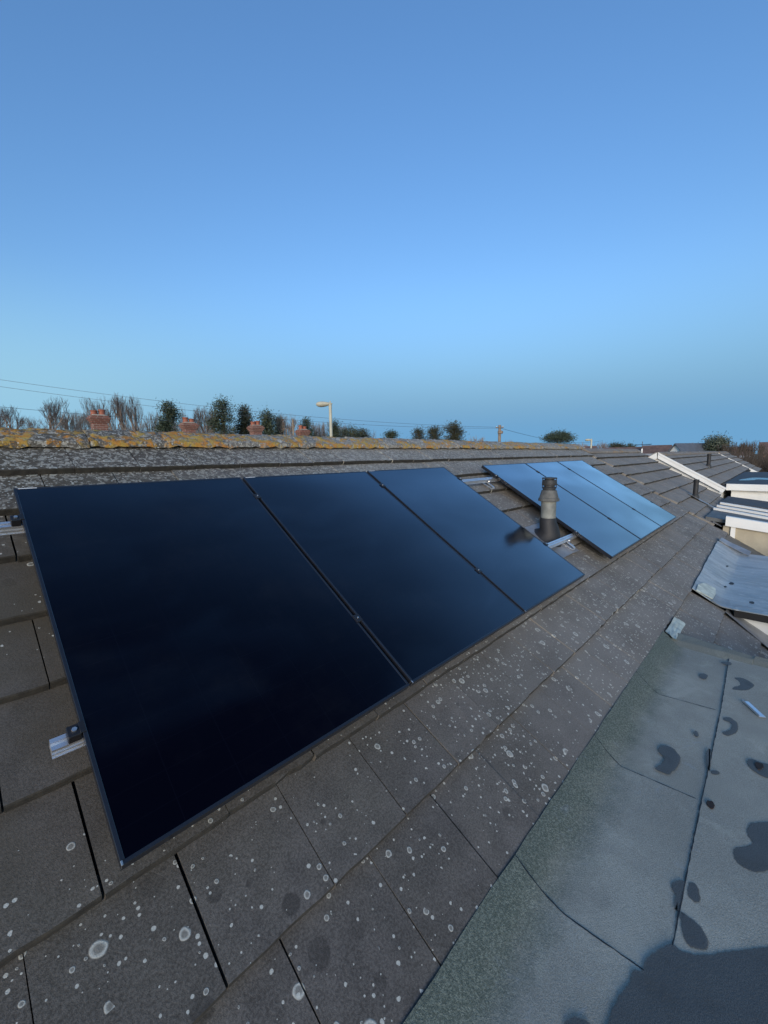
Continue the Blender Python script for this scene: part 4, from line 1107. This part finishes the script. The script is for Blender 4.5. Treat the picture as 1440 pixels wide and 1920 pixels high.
leafy('cypress_tree', 785, 805, 62, 26, 30, 'small ragged conifer left of the big dark conifer clump', 24, 'cypress', lobes=5, n=170, size=.18)
leafy('cypress_tree', 815, 802, 60, 34, 34, 'mid-sized ragged conifer in the clump right of the lamp', 25, 'cypress', lobes=6, n=220, size=.18)
leafy('cypress_tree', 852, 794, 58, 44, 50, 'largest bushy conifer in the middle of the skyline', 26, 'cypress', lobes=7, n=380, size=.19)
bare_tree(893, 814, 80, 34, 'faint bare trees right of the bushy conifer', 27, 'bark_pale', depth=4, stems=3)
bare_tree(955, 822, 90, 26, 'faint low brush right of the telegraph pole', 28, 'bark_pale', depth=4, stems=3)
leafy('cedar_tree', 1047, 809, 85, 54, 30, 'flat-topped spreading cedar on the skyline', 29, 'pine', 'umbrella', n=420, size=.26)
bare_tree(1085, 828, 85, 40, 'low brown brush right of the cedar', 30, 'bark_pale', depth=4, stems=3)
bare_tree(1125, 826, 80, 50, 'low brown brush behind the small distant lamp', 31, 'bark', depth=4, stems=3)
leafy('round_tree', 1150, 832, 90, 18, 12, 'left of two tiny round trees beyond the dark roof', 32, 'cypress', n=90, size=.2)
leafy('round_tree', 1162, 832, 90, 16, 12, 'right of two tiny round trees beyond the dark roof', 33, 'cypress', n=90, size=.2)
leafy('round_tree', 1181, 834, 90, 16, 10, 'tiny pale round tree left of the roof aerial', 34, 'shrub', n=80, size=.2)
bare_tree(1306, 828, 70, 30, 'faint bare tree right of the white gabled bungalow', 35, 'bark_pale', depth=4)
leafy('palm_tree', 1345, 819, 52, 34, 32, 'spiky pale green tree above the far white barge board', 36, 'palm', 'dome', n=260, size=.2, group='trees at the right')
for k, (px, py, d, w, lab) in enumerate([(1372, 826, 50, 40, 'bare brown tree right of the spiky green tree'), (1398, 823, 54, 44, 'bare brown tree second from the right edge'),
        (1425, 824, 50, 46, 'bare brown tree at the right edge on the skyline'), (1456, 823, 52, 50, 'bare tree cut by the right edge of the picture')]):
    bare_tree(px, py, d, w, lab, 40 + k, 'bark_dark', stems=3, depth=4, group='trees at the right')
# tangled thicket below them, too dense to count
b = MB(); rn = random.Random(77)
for k in range(260):
    px = rn.uniform(1362, 1500); d = rn.uniform(38, 48); p = at(px, rn.uniform(830, 874), d)
    base = vec(p.x + rn.uniform(-.6, .6), p.y + rn.uniform(-.6, .6), GZ); h = p.z - GZ
    b.tube([base, base + vec(0, 0, h * .55)], [.05, .03], 3, False)
    for q in range(5):
        grow(b, base + vec(0, 0, h * rn.uniform(.4, .6)), vec(rn.uniform(-.5, .5), rn.uniform(-.5, .5), 1).normalized(), h * .20, .018, 2, rn, .4, .8, 3, 3)
o = b.build('thicket', M['bark_dark'], fix=False); tag(o, 'tangled bare brown thicket at the right behind the roofs', 'thicket', kind='stuff')

# hedge of bare twigs that closes the gaps along the skyline
b = MB(); rn = random.Random(78)
for k in range(230):
    px = rn.uniform(-60, 700); d = rn.uniform(60, 74); p = at(px, 782 + .035 * px + rn.uniform(-12, 14) + 7 * math.sin(px * .03), d)
    h = p.z - GZ; c_ = vec(p.x, p.y, GZ + h - 2.6)
    b.tube([vec(p.x, p.y, GZ), c_], [.08, .05], 3, False)
    for q in range(4): grow(b, c_, vec(rn.uniform(-.7, .7), rn.uniform(-.7, .7), 1).normalized(), 1.1, .03, 3, rn, .4, .8, 3, 3)
o = b.build('brushwood', M['bark_pale'], fix=False); tag(o, 'low bare brushwood closing the skyline behind the ridge', 'brushwood', kind='stuff')

# ------------------------------------------------------------------ far houses
def far_house(px, py, d, wpx, label, wall, roof, gable_front=False, rh=1.6, turn=0):
    p = at(px, py, d); w = wpx / FPX * d / 2; H = thing('house', label, 'house', (p.x, p.y, GZ), 'distant houses on the skyline')
    fx = vec(p.x - CP.x, p.y - CP.y, 0).normalized(); fx = (Matrix.Rotation(rad(turn), 3, 'Z') @ fx); rx = vec(fx.y, -fx.x, 0); h = p.z - GZ
    T = lambda a, b_, z: rx * a + fx * b_ + vec(0, 0, z)
    b = MB()
    if gable_front:
        b.prism([(-w, 0), (w, 0), (w, h - rh), (0, h - .05), (-w, h - rh)], 0, 8, lambda p_, q, t: T(p_, t, q)); b.build('wall', M[wall], H, loc=(0, 0, 0))
        b = MB()
        for s_ in (-1, 1):
            b.add([T(s_ * a, t, z) for t in (-.25, 8.2) for a, z in ((0, h), (w + .35, h - rh - .2), (w + .35, h - rh - .3), (0, h - .12))], [(0, 1, 5, 4), (0, 3, 2, 1), (4, 5, 6, 7), (1, 2, 6, 5), (3, 7, 6, 2)])
    else:
        b.prism([(0, 0), (7, 0), (7, h - rh), (3.5, h - .05), (0, h - rh)], -w, w, lambda p_, q, t: T(t, p_, q)); b.build('wall', M[wall], H, loc=(0, 0, 0))
        b = MB()
        for y0 in (-.3, 7.3):
            b.add([T(t, y, z) for t in (-w - .2, w + .2) for y, z in ((3.5, h), (y0, h - rh - .15), (y0, h - rh - .25), (3.5, h - .12))], [(0, 1, 5, 4), (0, 3, 2, 1), (4, 5, 6, 7), (1, 2, 6, 5), (3, 7, 6, 2)])
    rf = b.build('roof', M[roof], H, loc=(0, 0, 0))
    for a in (-.5, .45):
        b = MB(); b.add([T(w * a + s_, -.06 + t_, z) for t_ in (0, .04) for s_, z in ((-.55, h - rh - 2.1), (.55, h - rh - 2.1), (.55, h - rh - 1.0), (-.55, h - rh - 1.0))], [(0, 1, 2, 3), (7, 6, 5, 4), (0, 4, 5, 1), (1, 5, 6, 2), (2, 6, 7, 3), (3, 7, 4, 0)]); b.build('window', M['window'], H, loc=(0, 0, 0))
    return H
far_house(1268, 831, 52, 26, 'white gabled bungalow with blue grey slate roof on the skyline', 'white_flat', 'slate', True, 1.2, -38)
far_house(1312, 836, 58, 40, 'slate roofed wing just right of the white gable', 'white_flat', 'slate')
far_house(1232, 834, 62, 44, 'brown roofed distant house left of the white gable', 'wall', 'redroof')
far_house(1168, 838, 66, 60, 'low brown roofed house beyond the dark grey roof', 'wall', 'redroof')
far_house(1205, 837, 80, 40, 'faint brown roof in the farthest row', 'wall', 'redroof')
far_house(1370, 838, 60, 60, 'pale bungalow half hidden by bare trees at the right', 'white_flat', 'redroof')
far_house(1440, 828, 60, 20, 'brick coloured house at the right edge of the skyline', 'brick', 'redroof')
far_house(1090, 836, 70, 50, 'brown roof behind the end of the orange ridge', 'wall', 'redroof')

# television aerial beside the white gable
p = at(1203, 851, 13.5)
t = thing('tv_aerial', 'small dark television aerial on a white stub by the white gable', 'aerial', (p.x, p.y, p.z))
MB().tube([(0, 0, -.06), (0, 0, .17)], .022, 8).build('mast_foot', M['white'], t, loc=(0, 0, 0))
MB().tube([(0, 0, .17), (.01, 0, .40)], .010, 6).build('mast', M['clamp'], t, loc=(0, 0, 0))
MB().tube([(-.16, .16, .29), (.22, -.22, .31)], .010, 6).build('boom', M['clamp'], t, loc=(0, 0, 0))
for k in range(5):
    x = -.12 + k * .07; MB().tube([(x - .05, -x - .05, .295), (x + .05, -x + .05, .30)], .005, 4).build('element', M['clamp'], t, loc=(0, 0, 0))
